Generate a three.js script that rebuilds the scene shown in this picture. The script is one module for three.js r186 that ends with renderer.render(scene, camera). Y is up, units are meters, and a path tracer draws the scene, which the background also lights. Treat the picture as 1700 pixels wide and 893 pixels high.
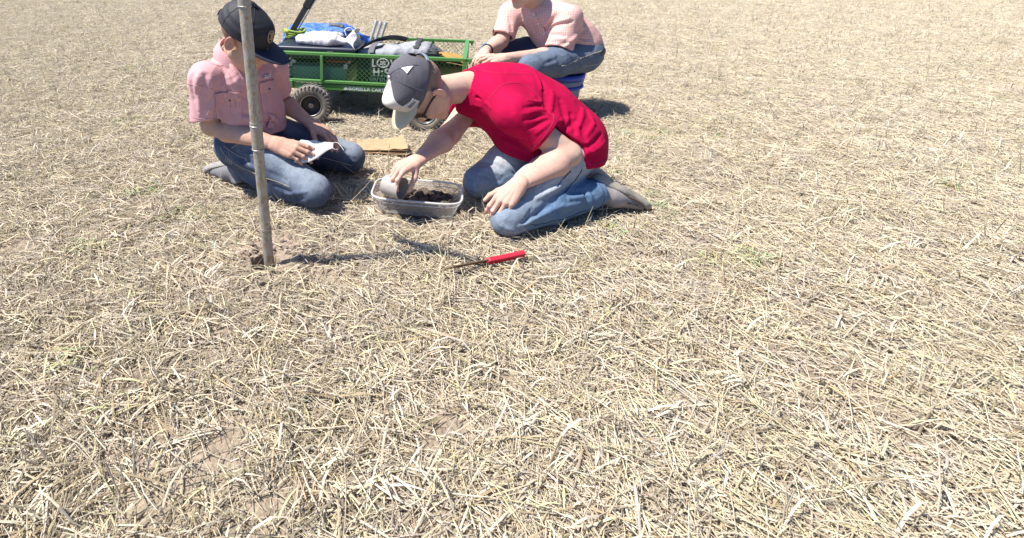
import * as THREE from 'three';
import { Sky } from 'three/addons/objects/Sky.js';
import { mergeGeometries } from 'three/addons/utils/BufferGeometryUtils.js';
import { RoundedBoxGeometry } from 'three/addons/geometries/RoundedBoxGeometry.js';
import { FontLoader } from 'three/addons/loaders/FontLoader.js';
import { TextGeometry } from 'three/addons/geometries/TextGeometry.js';

// ------------------------------------------------------------------ camera, sky, sun, exposure
const scene = new THREE.Scene();
const TILT = 20.3045 * Math.PI / 180;
const camera = new THREE.PerspectiveCamera(2 * Math.atan(660 / 900) * 180 / Math.PI, 1700 / 893, 0.05, 900);
camera.position.set(0, 1.0316, 0);
camera.rotation.set(-TILT, 0, 0);
camera.setViewOffset(2200, 1320, 500, 427, 1700, 893);     // shifted lens: the picture is an off-centre crop
scene.add(camera);

const SUN = new THREE.Vector3(-0.497, 0.866, 0.055).normalize();
const sky = new Sky();
sky.name = 'sky'; sky.userData.kind = 'structure';
sky.scale.setScalar(800);
sky.material.uniforms.sunPosition.value.copy(SUN);
sky.material.uniforms.turbidity.value = 5;
sky.material.uniforms.rayleigh.value = 0.7;
sky.material.uniforms.mieCoefficient.value = 0.004;
scene.add(sky);
scene.environmentIntensity = 0.13;
const sun = new THREE.DirectionalLight(new THREE.Color(1, 0.945, 0.865), 4.9);
sun.name = 'sun'; sun.position.copy(SUN).multiplyScalar(30).add(new THREE.Vector3(0, 0, -3)); sun.target.position.set(0, 0, -3);
sun.castShadow = true; sun.shadow.mapSize.set(4096, 4096);
Object.assign(sun.shadow.camera, { left: -8, right: 10, top: 8, bottom: -8, near: 1, far: 60 });
sun.shadow.bias = -0.0004;
scene.add(sun, sun.target);

const renderer = new THREE.WebGLRenderer({ antialias: true });
renderer.setSize(1024, 538);
renderer.toneMapping = THREE.LinearToneMapping;
renderer.toneMappingExposure = 1.82;
renderer.shadowMap.enabled = true;

// ------------------------------------------------------------------ helpers
let seed = 7;
const rnd = () => { seed = (seed + 0x6D2B79F5) | 0; let t = Math.imul(seed ^ (seed >>> 15), 1 | seed); t = (t + Math.imul(t ^ (t >>> 7), 61 | t)) ^ t; return ((t ^ (t >>> 14)) >>> 0) / 4294967296; };
const rr = (a, b) => a + (b - a) * rnd();
const V = (x, y, z) => new THREE.Vector3(x, y, z);
const lerp = (a, b, t) => a + (b - a) * t, clamp = (x, a, b) => Math.min(b, Math.max(a, x));
const sst = (a, b, x) => { const t = clamp((x - a) / (b - a), 0, 1); return t * t * (3 - 2 * t); };
const hash3 = (x, y, z) => { let h = Math.imul(x, 374761393) + Math.imul(y, 668265263) + Math.imul(z, 2147483647 - 144665); h = Math.imul(h ^ (h >>> 13), 1274126177); return ((h ^ (h >>> 16)) >>> 0) / 4294967296; };
function noise(x, y, z) {                                   // value noise, -1..1
  const xi = Math.floor(x), yi = Math.floor(y), zi = Math.floor(z); let u = x - xi, v = y - yi, w = z - zi;
  u = u * u * (3 - 2 * u); v = v * v * (3 - 2 * v); w = w * w * (3 - 2 * w);
  const L = (a, b, t) => a + (b - a) * t;
  return 2 * L(L(L(hash3(xi, yi, zi), hash3(xi + 1, yi, zi), u), L(hash3(xi, yi + 1, zi), hash3(xi + 1, yi + 1, zi), u), v),
    L(L(hash3(xi, yi, zi + 1), hash3(xi + 1, yi, zi + 1), u), L(hash3(xi, yi + 1, zi + 1), hash3(xi + 1, yi + 1, zi + 1), u), v), w) - 1;
}
const fbm = (x, y, z, n = 3) => { let s = 0, a = 0.55, f = 1; for (let i = 0; i < n; i++) { s += a * noise(x * f, y * f, z * f); a *= 0.5; f *= 2.03; } return s; };
const lin = (r, g, b) => new THREE.Color().setRGB(r, g, b);
const M = (c, rough = 0.85, o = {}) => new THREE.MeshStandardMaterial({ color: c.isColor ? c : lin(...c), roughness: rough, ...o });
function texture(n, fn, repeat = 1, srgb = true) {          // fn(u, v) -> [r, g, b] linear 0..1; tiles
  const d = new Uint8Array(n * n * 4), enc = (c) => { c = clamp(c, 0, 1); return 255 * (srgb ? (c < 0.0031308 ? c * 12.92 : 1.055 * c ** (1 / 2.4) - 0.055) : c); };
  for (let j = 0; j < n; j++) for (let i = 0; i < n; i++) { const c = fn(i / n, j / n), k = (j * n + i) * 4; d[k] = enc(c[0]); d[k + 1] = enc(c[1]); d[k + 2] = enc(c[2]); d[k + 3] = 255; }
  const t = new THREE.DataTexture(d, n, n); t.wrapS = t.wrapT = THREE.RepeatWrapping; t.magFilter = THREE.LinearFilter; t.minFilter = THREE.LinearFilter;
  if (srgb) t.colorSpace = THREE.SRGBColorSpace; t.repeat.set(repeat, repeat); t.needsUpdate = true; return t;
}
const tnoise = (u, v, f, s) => { const p = (x, y) => hash3(((x % f) + f) % f, ((y % f) + f) % f, s), x = u * f, y = v * f, xi = Math.floor(x), yi = Math.floor(y); let a = x - xi, b = y - yi; a = a * a * (3 - 2 * a); b = b * b * (3 - 2 * b); return lerp(lerp(p(xi, yi), p(xi + 1, yi), a), lerp(p(xi, yi + 1), p(xi + 1, yi + 1), a), b); };
const used = {};
const numbered = (n) => { const k = used[n] = (used[n] ?? -1) + 1; return k ? n + '_' + String(k).padStart(3, '0') : n; };
function tag(o, label, category, group) { Object.assign(o.userData, { label, category }); if (group) o.userData.group = group; return o; }
function thing(name, label, category, [x, y, z] = [0, 0, 0], turn = 0, group) {
  const o = new THREE.Group(); o.name = numbered(name); o.position.set(x, y, z); o.rotation.y = turn; scene.add(o); return tag(o, label, category, group);
}
function part(name, geo, m, parent, label) {
  const o = new THREE.Mesh(Array.isArray(geo) ? mergeGeometries(geo.map(plain)) : geo, m); o.name = name; o.castShadow = o.receiveShadow = true;
  if (label) o.userData.label = label; parent.add(o); return o;
}
function plain(g) {                                          // position, normal, uv, not indexed: fit to merge
  if (g.index) g = g.toNonIndexed(); if (!g.attributes.normal) g.computeVertexNormals();
  const o = new THREE.BufferGeometry(); o.setAttribute('position', g.attributes.position); o.setAttribute('normal', g.attributes.normal);
  o.setAttribute('uv', g.attributes.uv ?? new THREE.BufferAttribute(new Float32Array(g.attributes.position.count * 2), 2));
  if (g.attributes.color) o.setAttribute('color', g.attributes.color); return o;
}
function boxUV(g, s = 1) {                                   // uv in metres times s, from the axis each triangle faces
  g = g.index ? g.toNonIndexed() : g; const p = g.attributes.position, n = p.count, uv = new Float32Array(n * 2), a = V(), b = V(), c = V();
  for (let i = 0; i < n; i += 3) {
    a.fromBufferAttribute(p, i); b.fromBufferAttribute(p, i + 1).sub(a); c.fromBufferAttribute(p, i + 2).sub(a); b.cross(c);
    const X = Math.abs(b.x), Y = Math.abs(b.y), Z = Math.abs(b.z), [e, f] = X > Y && X > Z ? ['z', 'y'] : Y > Z ? ['x', 'z'] : ['x', 'y'];
    for (let k = 0; k < 3; k++) { a.fromBufferAttribute(p, i + k); uv[(i + k) * 2] = a[e] * s; uv[(i + k) * 2 + 1] = a[f] * s; }
  }
  g.setAttribute('uv', new THREE.BufferAttribute(uv, 2)); return g;
}
function paint(g, fn) {                                      // vertex colours: the colour of the stuff at (x, y, z)
  const p = g.attributes.position, c = new Float32Array(p.count * 3);
  for (let i = 0; i < p.count; i++) { const k = fn(p.getX(i), p.getY(i), p.getZ(i)); c[i * 3] = k[0]; c[i * 3 + 1] = k[1]; c[i * 3 + 2] = k[2]; }
  g.setAttribute('color', new THREE.BufferAttribute(c, 3)); return g;
}
const box = (w, h, d, x = 0, y = 0, z = 0, r = 0.003) => new RoundedBoxGeometry(w, h, d, 2, Math.min(r, w / 2.1, h / 2.1, d / 2.1)).translate(x, y, z);
function bar(a, b, w, h = w, r = 0.002) {                    // rectangular bar from a to b
  const A = V(...a), B = V(...b), d = B.clone().sub(A), g = box(w, d.length(), h, 0, 0, 0, r);
  return g.applyQuaternion(new THREE.Quaternion().setFromUnitVectors(V(0, 1, 0), d.normalize())).translate(...A.add(B).multiplyScalar(0.5).toArray());
}
const curve = (pts, closed = false) => new THREE.CatmullRomCurve3(pts.map((p) => p.isVector3 ? p : V(...p)), closed, 'centripetal');
const tube = (pts, r, n = 24, k = 8, closed = false) => new THREE.TubeGeometry(curve(pts, closed), n, r, k, closed);
const rod = (a, b, r, r2 = r, k = 14) => { const A = V(...a), B = V(...b), d = B.clone().sub(A); return new THREE.CylinderGeometry(r2, r, d.length(), k).applyQuaternion(new THREE.Quaternion().setFromUnitVectors(V(0, 1, 0), d.normalize())).translate(...A.add(B).multiplyScalar(0.5).toArray()); };
function sheet(fn, nu, nv, thick = 0.003, colour) {          // a cloth or shell of real thickness over u, v in 0..1
  const P = [], grid = (s) => { for (let j = 0; j <= nv; j++) for (let i = 0; i <= nu; i++) P.push(s[j][i]); };
  const mid = [], N = [];
  for (let j = 0; j <= nv; j++) { mid.push([]); for (let i = 0; i <= nu; i++) mid[j].push(V(...fn(i / nu, j / nv))); }
  for (let j = 0; j <= nv; j++) { N.push([]); for (let i = 0; i <= nu; i++) {
    const a = mid[j][Math.min(nu, i + 1)].clone().sub(mid[j][Math.max(0, i - 1)]), b = mid[Math.min(nv, j + 1)][i].clone().sub(mid[Math.max(0, j - 1)][i]);
    N[j].push(a.cross(b).normalize().multiplyScalar(thick / 2)); } }
  grid(mid.map((r, j) => r.map((p, i) => p.clone().add(N[j][i])))); grid(mid.map((r, j) => r.map((p, i) => p.clone().sub(N[j][i]))));
  const w = nu + 1, o = w * (nv + 1), ix = [], q = (a, b, c, d) => ix.push(a, b, c, a, c, d);
  for (let j = 0; j < nv; j++) for (let i = 0; i < nu; i++) { const k = j * w + i; q(k, k + 1, k + w + 1, k + w); q(o + k, o + k + w, o + k + w + 1, o + k + 1); }
  for (let i = 0; i < nu; i++) { q(i, o + i, o + i + 1, i + 1); const k = nv * w + i; q(k, k + 1, o + k + 1, o + k); }
  for (let j = 0; j < nv; j++) { const k = j * w, e = k + nu; q(k, k + w, o + k + w, o + k); q(e, o + e, o + e + w, e + w); }
  const g = new THREE.BufferGeometry().setFromPoints(P); g.setIndex(ix);
  const uv = new Float32Array(P.length * 2); for (let s = 0; s < 2; s++) for (let j = 0; j <= nv; j++) for (let i = 0; i <= nu; i++) { const k = s * o + j * w + i; uv[2 * k] = i / nu; uv[2 * k + 1] = j / nv; }
  g.setAttribute('uv', new THREE.BufferAttribute(uv, 2));
  if (colour) { const c = new Float32Array(P.length * 3); for (let s = 0; s < 2; s++) for (let j = 0; j <= nv; j++) for (let i = 0; i <= nu; i++) c.set(colour(i / nu, j / nv, s), (s * o + j * w + i) * 3); g.setAttribute('color', new THREE.BufferAttribute(c, 3)); }
  g.computeVertexNormals(); return g;
}
// signed distance shapes and their mesh
const smin = (a, b, k) => { const h = Math.max(k - Math.abs(a - b), 0) / k; return Math.min(a, b) - h * h * k * 0.25; };
const smax = (a, b, k) => -smin(-a, -b, k);
const ball = (c, r) => (x, y, z) => Math.hypot(x - c[0], y - c[1], z - c[2]) - r;
const egg = (c, r) => (x, y, z) => { const a = (x - c[0]) / r[0], b = (y - c[1]) / r[1], d = (z - c[2]) / r[2], k = Math.hypot(a, b, d), m = Math.hypot(a / r[0], b / r[1], d / r[2]); return m < 1e-9 ? -Math.min(...r) : k * (k - 1) / m; };
function cap(a, b, ra, rb = ra, wide = null, k = 1) {        // tapered capsule; wide: unit axis along which it is k times as wide
  const bx = b[0] - a[0], by = b[1] - a[1], bz = b[2] - a[2], L = bx * bx + by * by + bz * bz || 1e-9, f = 1 - 1 / k;
  return (x, y, z) => {
    let px = x - a[0], py = y - a[1], pz = z - a[2]; const t = clamp((px * bx + py * by + pz * bz) / L, 0, 1);
    px -= bx * t; py -= by * t; pz -= bz * t;
    if (wide) { const w = (px * wide[0] + py * wide[1] + pz * wide[2]) * f; px -= w * wide[0]; py -= w * wide[1]; pz -= w * wide[2]; }
    return Math.sqrt(px * px + py * py + pz * pz) - (ra + (rb - ra) * t);
  };
}
const join = (k, ...fs) => (x, y, z) => { let d = fs[0](x, y, z); for (let i = 1; i < fs.length; i++) d = smin(d, fs[i](x, y, z), k); return d; };
const side = (p, n) => { const l = Math.hypot(...n), a = n[0] / l, b = n[1] / l, c = n[2] / l; return (x, y, z) => (x - p[0]) * a + (y - p[1]) * b + (z - p[2]) * c; };   // positive beyond the plane
function mesher(f, lo, hi, h) {                              // surface nets
  const nx = Math.ceil((hi[0] - lo[0]) / h) + 2, ny = Math.ceil((hi[1] - lo[1]) / h) + 2, nz = Math.ceil((hi[2] - lo[2]) / h) + 2, F = new Float32Array(nx * ny * nz), B = 6;
  const X = (i) => lo[0] + (i - 0.5) * h, Y = (j) => lo[1] + (j - 0.5) * h, Z = (k) => lo[2] + (k - 0.5) * h;
  for (let k0 = 0; k0 < nz; k0 += B) for (let j0 = 0; j0 < ny; j0 += B) for (let i0 = 0; i0 < nx; i0 += B) {
    const c = f(X(i0 + B / 2), Y(j0 + B / 2), Z(k0 + B / 2)), far = Math.abs(c) > B * h * 1.45;
    for (let k = k0; k < Math.min(nz, k0 + B); k++) for (let j = j0; j < Math.min(ny, j0 + B); j++) for (let i = i0; i < Math.min(nx, i0 + B); i++) F[(k * ny + j) * nx + i] = far ? c : f(X(i), Y(j), Z(k));
  }
  const id = new Int32Array(nx * ny * nz).fill(-1), P = [], ix = [], sx = 1, sy = nx, sz = nx * ny, O = [0, 1, nx, nx + 1, sz, sz + 1, sz + nx, sz + nx + 1];
  const E = []; for (let a = 0; a < 8; a++) for (const b of [1, 2, 4]) if (!(a & b)) E.push([a, a | b]);
  for (let k = 0; k < nz - 1; k++) for (let j = 0; j < ny - 1; j++) for (let i = 0; i < nx - 1; i++) {
    const o = (k * ny + j) * nx + i; let m = 0; for (let a = 0; a < 8; a++) if (F[o + O[a]] < 0) m |= 1 << a; if (m === 0 || m === 255) continue;
    let n = 0, px = 0, py = 0, pz = 0;
    for (const [a, b] of E) if (((m >> a) & 1) !== ((m >> b) & 1)) { const u = F[o + O[a]], t = u / (u - F[o + O[b]]); n++; px += lerp(a & 1, b & 1, t); py += lerp((a >> 1) & 1, (b >> 1) & 1, t); pz += lerp((a >> 2) & 1, (b >> 2) & 1, t); }
    id[o] = P.length / 3; P.push(X(i + px / n), Y(j + py / n), Z(k + pz / n));
  }
  const quad = (a, b, c, d, s) => { if (a < 0 || b < 0 || c < 0 || d < 0) return; s ? ix.push(a, b, c, a, c, d) : ix.push(a, c, b, a, d, c); };
  for (let k = 1; k < nz - 1; k++) for (let j = 1; j < ny - 1; j++) for (let i = 1; i < nx - 1; i++) {
    const o = (k * ny + j) * nx + i, s = F[o] < 0;
    if (s !== F[o + sx] < 0) quad(id[o], id[o - sy], id[o - sy - sz], id[o - sz], !s);
    if (s !== F[o + sy] < 0) quad(id[o], id[o - sz], id[o - sz - sx], id[o - sx], !s);
    if (s !== F[o + sz] < 0) quad(id[o], id[o - sx], id[o - sx - sy], id[o - sy], !s);
  }
  const g = new THREE.BufferGeometry(); g.setAttribute('position', new THREE.BufferAttribute(new Float32Array(P), 3)); g.setIndex(ix); g.computeVertexNormals(); return g;
}
const onto = (f, p) => { const q = [...p]; for (let i = 0; i < 14; i++) { const e = 0.0008, d = f(...q), g = [f(q[0] + e, q[1], q[2]) - f(q[0] - e, q[1], q[2]), f(q[0], q[1] + e, q[2]) - f(q[0], q[1] - e, q[2]), f(q[0], q[1], q[2] + e) - f(q[0], q[1], q[2] - e)], l = Math.hypot(...g) || 1; for (let a = 0; a < 3; a++) q[a] -= d * g[a] / l * 0.9; } return q; };
function seam(f, pts, r = 0.0016, n = 40) {                  // a line of stitching that lies on the surface f = 0
  const c = curve(pts), P = []; for (let i = 0; i <= n; i++) P.push(onto(f, c.getPoint(i / n).toArray())); return tube(P, r, n * 2, 5);
}
const font = await new FontLoader().loadAsync('fonts/droid/droid_sans_bold.typeface.json');
const text = (s, size, depth = 0.001) => new TextGeometry(s, { font, size, depth, curveSegments: 3, bevelEnabled: false });

// ------------------------------------------------------------------ the field
const HOLE = [-0.316, -1.602];
function bare(x, z) {                                        // 0 thick straw .. 1 bare soil
  const a = 1 - sst(0.07, 0.27, Math.hypot((x - HOLE[0] - 0.02) * 0.75, z - HOLE[1] + 0.04)), n = noise(x * 1.3 + 4, 3.3, z * 1.3) * 0.6 + noise(x * 3.1, 8.1, z * 3.1) * 0.4;
  let s = Math.max(a, sst(0.4, 0.8, n) * 0.35);
  for (const [cx, cz, r] of [[-0.62, -1.58, 0.12], [0.98, -1.66, 0.13], [-0.05, -1.8, 0.09], [1.25, -1.75, 0.1]]) s = Math.max(s, 0.75 * (1 - sst(r * 0.4, r, Math.hypot(x - cx, (z - cz) * 1.3))));
  return s;
}
function ground(x, z) {
  const near = 1 - sst(9, 14, Math.hypot(x, z + 3)), d = Math.hypot(x - HOLE[0], z - HOLE[1]);
  let y = 0.012 * noise(x * 1.7, 1.2, z * 1.7) + 0.006 * noise(x * 5, 4.4, z * 5) + near * 0.004 * noise(x * 14, 7.7, z * 14);
  y += near * bare(x, z) * (0.006 * noise(x * 28, 2.2, z * 28) + 0.005 * Math.abs(noise(x * 55, 5.2, z * 55)));
  if (d < 0.3) y += 0.02 * Math.exp(-(((d - 0.1) / 0.05) ** 2)) * (0.6 + 0.8 * noise(x * 20, 1, z * 20)) - 0.2 * (1 - sst(0.032, 0.044, Math.hypot((x - HOLE[0]) * 0.85 + 0.016, z - HOLE[1] + 0.008) + 0.008 * noise(x * 60, 3, z * 60)));
  return y - 0.012;
}
{
  const n = 420, P = new Float32Array((n + 1) * (n + 1) * 3), ix = [], w = (u) => u * 0.9 + 4 * u ** 3 + 4 * u ** 7 + 390 * u ** 15;
  for (let j = 0; j <= n; j++) for (let i = 0; i <= n; i++) { const x = w(i / n * 2 - 1) + HOLE[0], z = w(j / n * 2 - 1) + HOLE[1], k = (j * (n + 1) + i) * 3; P[k] = x; P[k + 1] = ground(x, z); P[k + 2] = z; }
  for (let j = 0; j < n; j++) for (let i = 0; i < n; i++) { const k = j * (n + 1) + i; ix.push(k, k + n + 1, k + n + 2, k, k + n + 2, k + 1); }
  let g = new THREE.BufferGeometry(); g.setAttribute('position', new THREE.BufferAttribute(P, 3)); g.setIndex(ix); g.computeVertexNormals();
  const uv = new Float32Array((n + 1) * (n + 1) * 2); for (let i = 0; i < uv.length / 2; i++) { uv[2 * i] = P[3 * i]; uv[2 * i + 1] = P[3 * i + 2]; } g.setAttribute('uv', new THREE.BufferAttribute(uv, 2));
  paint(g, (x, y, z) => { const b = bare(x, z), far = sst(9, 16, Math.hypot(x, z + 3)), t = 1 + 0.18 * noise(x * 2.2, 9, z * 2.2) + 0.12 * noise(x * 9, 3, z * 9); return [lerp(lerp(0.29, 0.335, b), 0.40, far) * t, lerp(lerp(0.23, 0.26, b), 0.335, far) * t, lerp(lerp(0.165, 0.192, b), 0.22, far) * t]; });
  const soil = texture(512, (u, v) => { const t = 0.62 + 0.3 * tnoise(u, v, 24, 1) + 0.25 * tnoise(u, v, 90, 2) + 0.2 * (tnoise(u, v, 200, 3) - 0.5); return [t, t * 0.99, t * 0.97]; }, 1.4);
  const bump = texture(512, (u, v) => { const t = 0.5 * tnoise(u, v, 40, 4) + 0.3 * tnoise(u, v, 110, 5) + 0.2 * tnoise(u, v, 240, 6); return [t, t, t]; }, 1.4, false);
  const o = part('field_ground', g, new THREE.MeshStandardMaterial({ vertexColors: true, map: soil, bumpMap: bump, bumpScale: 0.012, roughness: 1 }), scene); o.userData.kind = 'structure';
}
// straw: small tangles of bent stalks and torn leaves, strewn by the thousand
function stalk(cx, cz, len, wid, turn, lift, rise, bend, flat) {
  const n = 3, P = [], ix = []; let x = cx - Math.cos(turn) * len / 2, z = cz - Math.sin(turn) * len / 2, y = lift, a = turn;
  for (let i = 0; i <= n; i++) {
    const w = wid * (i === n ? 0.45 : 1) / 2, sx = -Math.sin(a) * w, sz = Math.cos(a) * w, h = flat ? wid * 0.12 : w * 1.2;
    P.push(x + sx, y, z + sz, x, y + h, z, x - sx, y, z - sz);
    a += bend / n; x += Math.cos(a) * len / n; z += Math.sin(a) * len / n; y += rise / n * (flat ? 1.6 - i : 1);
    if (i < n) { const k = i * 3; for (const [p, q] of [[0, 1], [1, 2], [2, 0]]) ix.push(k + p, k + 3 + p, k + 3 + q, k + p, k + 3 + q, k + q); }
  }
  const g = new THREE.BufferGeometry(); g.setAttribute('position', new THREE.BufferAttribute(new Float32Array(P), 3)); g.setIndex(ix); return g;
}
const strawTone = () => { const t = rnd(), v = rr(0.62, 1.14); return t < 0.62 ? [0.62 * v, 0.53 * v, 0.39 * v] : t < 0.86 ? [0.52 * v, 0.455 * v, 0.365 * v] : t < 0.94 ? [0.38 * v, 0.29 * v, 0.18 * v] : [0.54 * v, 0.49 * v, 0.28 * v]; };
function toned(g, c) { const n = plain(g), k = new Float32Array(n.attributes.position.count * 3); for (let i = 0; i < k.length; i++) k[i] = c[i % 3]; n.setAttribute('color', new THREE.BufferAttribute(k, 3)); return n; }
function tangle(count, spread, stand, fine = 1, dull = 1) {
  const gs = []; for (let i = 0; i < count; i++) {
    const r = spread * Math.sqrt(rnd()), t = rnd() * 6.283, up = rnd() < stand, flat = rnd() < 0.35, len = up ? rr(0.03, 0.1) : rr(0.035, 0.15) * (flat ? 0.75 : 1) * (rnd() < 0.06 ? 1.6 : 1) * fine;
    gs.push(toned(stalk(r * Math.cos(t), r * Math.sin(t), len, (flat ? rr(0.002, 0.0044) : rr(0.0012, 0.0026)) * (fine !== 1 ? 0.85 : 1), rnd() * 6.283, rr(0.0, 0.016), up ? len * rr(0.4, 1.1) : rr(-0.012, 0.022), rr(-0.7, 0.7) * (fine > 1 ? 0.4 : 1), flat && fine <= 1), strawTone().map((c) => c * dull)));
  } return mergeGeometries(gs);
}
const strawM = new THREE.MeshStandardMaterial({ vertexColors: true, roughness: 0.72 });
const grassM = new THREE.MeshStandardMaterial({ vertexColors: true, roughness: 0.7 });
const BOXC = [0.228, -1.998], inBox = (x, z, m) => { const c = Math.cos(0.13), s = Math.sin(0.13), dx = x - BOXC[0], dz = z - BOXC[1]; return Math.abs(dx * c + dz * s) < 0.185 + m && Math.abs(-dx * s + dz * c) < 0.105 + m; };
function strew(name, variants, material, spots) {
  const top = new THREE.Group(); top.name = name; top.userData.kind = 'stuff'; scene.add(top);
  const byV = variants.map(() => []), q = new THREE.Quaternion(), e = new THREE.Euler(), m = new THREE.Matrix4();
  for (const s of spots) byV[Math.floor(rnd() * variants.length)].push(s);
  variants.forEach((g, i) => {
    const im = new THREE.InstancedMesh(g, material, byV[i].length); im.name = name + '_clump'; im.userData.kind = 'stuff'; im.castShadow = im.receiveShadow = true;
    byV[i].forEach(([x, z, s, tilt = 0.06], k) => { e.set(rr(-tilt, tilt), rnd() * 6.283, rr(-tilt, tilt)); m.compose(V(x, ground(x, z), z), q.setFromEuler(e), V(s, s, s)); im.setMatrixAt(k, m); const v = rr(0.85, 1.1); im.setColorAt(k, lin(v, v * rr(0.96, 1.0), v * rr(0.86, 1.0))); });
    top.add(im);
  });
  return top;
}
{
  const spots = [], inView = (x, z) => z < 0.1 && z > -13 && x > -1.5 + 0.86 * z && x < 1.2 - 1.42 * z;
  for (let x = -13; x < 19; x += 0.044) for (let z = -13; z < 0.1; z += 0.044) {
    if (!inView(x, z) || rnd() > 0.92) continue;
    const px = x + rr(-0.035, 0.035), pz = z + rr(-0.035, 0.035), b = bare(px, pz); if (rnd() > 0.93 + 0.5 * fbm(px * 5, 6.1, pz * 5, 3)) continue;
    if (rnd() < b * 0.93 || Math.hypot(px - HOLE[0], pz - HOLE[1]) < 0.1 || inBox(px, pz, 0.05)) continue;
    spots.push([px, pz, rr(0.75, 1.25)]);
  }
  const o = strew('straw', Array.from({ length: 16 }, (_, i) => { const a = tangle(10, 0.07, 0.03 + 0.015 * (i % 3)); return mergeGeometries([a, tangle(16, 0.06, 0.03, 0.28, 0.8), tangle(3, 0.06, 0.0, 0.6, 0.9), tangle(2, 0.06, 0.0, 1.5)]); }), strawM, spots);
  o.userData.label = 'pale dry straw and stubble strewn all over the field';
  const hug = []; for (let i = 0; i < 420; i++) {                // stalks pressed against the foot of the tub
    const a = rnd() * 6.283, c = Math.cos(a), s = Math.sin(a), off = rr(0.006, 0.055), lx = (0.16 + off) * Math.sign(c) * Math.abs(c) ** 0.4, lz = (0.086 + off) * Math.sign(s) * Math.abs(s) ** 0.4, k = Math.cos(0.188), w = Math.sin(0.188);
    const along = Math.abs(lx / 0.16) > Math.abs(lz / 0.086) ? 1.38 : -0.19, x = BOXC[0] + lx * k - lz * w, z = BOXC[1] + lx * w + lz * k;
    hug.push(toned(stalk(0, 0, rr(0.03, 0.1), rr(0.0015, 0.0032), along + rr(-0.3, 0.3), rr(0, 0.012), rr(-0.004, 0.014), rr(-0.2, 0.2), rnd() < 0.3).translate(x, ground(x, z), z), strawTone()));
  }
  const hs = new THREE.Mesh(mergeGeometries(hug), strawM); hs.name = 'straw_edging'; hs.userData.kind = 'stuff'; hs.castShadow = hs.receiveShadow = true; o.add(hs);
  const up = []; for (let i = 0; i < 2800; i++) { const z = -11 * rnd() ** 0.8, x = rr(-0.5 + 0.72 * z, 0.6 - 1.3 * z); if (!inBox(x, z, 0.06) && bare(x, z) < 0.6) up.push([x, z, rr(0.6, 1.2), 0.2]); }
  const st = strew('stubble', Array.from({ length: 8 }, () => { const gs = []; for (let i = 0; i < 4; i++) gs.push(toned(stalk(rr(-0.02, 0.02), rr(-0.02, 0.02), rr(0.02, 0.07), rr(0.002, 0.004), rnd() * 6.28, -0.01, rr(0.05, 0.11), rr(-0.3, 0.3), false), strawTone())); return mergeGeometries(gs); }), strawM, up);
  st.userData.label = 'short standing stubble stems among the straw';
  // green blades
  const blade = () => { const gs = [], n = 9; for (let i = 0; i < n; i++) gs.push(toned(stalk(rr(-0.025, 0.025), rr(-0.025, 0.025), rr(0.025, 0.09), rr(0.0025, 0.005), rnd() * 6.28, -0.004, rr(0.02, 0.06), rr(-0.9, 0.9), true), [rr(0.24, 0.42), rr(0.29, 0.4), rr(0.12, 0.2)])); return mergeGeometries(gs); };
  const gr = []; const clump = (x, z, n, r) => { for (let i = 0; i < n; i++) { const a = rnd() * 6.28, d = r * Math.sqrt(rnd()); gr.push([x + d * Math.cos(a), z + d * Math.sin(a), rr(0.6, 1.2), 0.2]); } };
  for (const [x, z, n, r] of [[1.62, -2.9, 18, 0.16], [-0.72, -1.92, 6, 0.08], [-0.95, -2.15, 7, 0.06], [0.98, -1.82, 7, 0.05], [1.2, -1.95, 5, 0.08], [0.63, -2.55, 5, 0.12], [0.45, -2.5, 4, 0.12], [-1.15, -5.2, 12, 0.2], [-1.9, -4.6, 14, 0.2], [-0.75, -7.3, 16, 0.25], [1.35, -1.62, 6, 0.07], [-1.0, -1.7, 5, 0.05], [-1.4, -3.1, 10, 0.12]]) clump(x, z, n, r);
  for (let i = 0; i < 55; i++) { const z = -rr(0.9, 10.5), x = rr(-0.4 + 0.72 * z, 0.5 - 1.25 * z); if (!inBox(x, z, 0.07)) clump(x, z, 1 + Math.floor(rnd() * 3), 0.05); }
  strew('grass', Array.from({ length: 6 }, blade), grassM, gr).userData.label = 'sparse green grass blades coming up through the straw';
}

// ------------------------------------------------------------------ people: shapes
const nrm = (v) => { const l = Math.hypot(...v); return v.map((c) => c / l); };
const crs = (a, b) => [a[1] * b[2] - a[2] * b[1], a[2] * b[0] - a[0] * b[2], a[0] * b[1] - a[1] * b[0]];
const dot3 = (a, b) => a[0] * b[0] + a[1] * b[1] + a[2] * b[2];
function frame(o, up, fwd, s = 1) {                           // axes of a head, hand or shoe: x = up cross fwd
  const Y = nrm(up), f = nrm(fwd.map((c, i) => c - Y[i] * dot3(fwd, Y))), X = crs(Y, f);
  const F = { o, X, Y, Z: f, s, to: (p) => [0, 1, 2].map((i) => o[i] + s * (X[i] * p[0] + Y[i] * p[1] + f[i] * p[2])) };
  F.dir = (p) => [0, 1, 2].map((i) => X[i] * p[0] + Y[i] * p[1] + f[i] * p[2]);
  F.sdf = (g) => (x, y, z) => { const a = (x - o[0]) / s, b = (y - o[1]) / s, c = (z - o[2]) / s; return s * g(X[0] * a + X[1] * b + X[2] * c, Y[0] * a + Y[1] * b + Y[2] * c, f[0] * a + f[1] * b + f[2] * c); };
  F.inv = (x, y, z) => { const a = (x - o[0]) / s, b = (y - o[1]) / s, c = (z - o[2]) / s; return [X[0] * a + X[1] * b + X[2] * c, Y[0] * a + Y[1] * b + Y[2] * c, f[0] * a + f[1] * b + f[2] * c]; };
  F.mat = new THREE.Matrix4().makeBasis(V(...X), V(...Y), V(...f)).scale(V(s, s, s)).setPosition(...o);
  return F;
}
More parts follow.
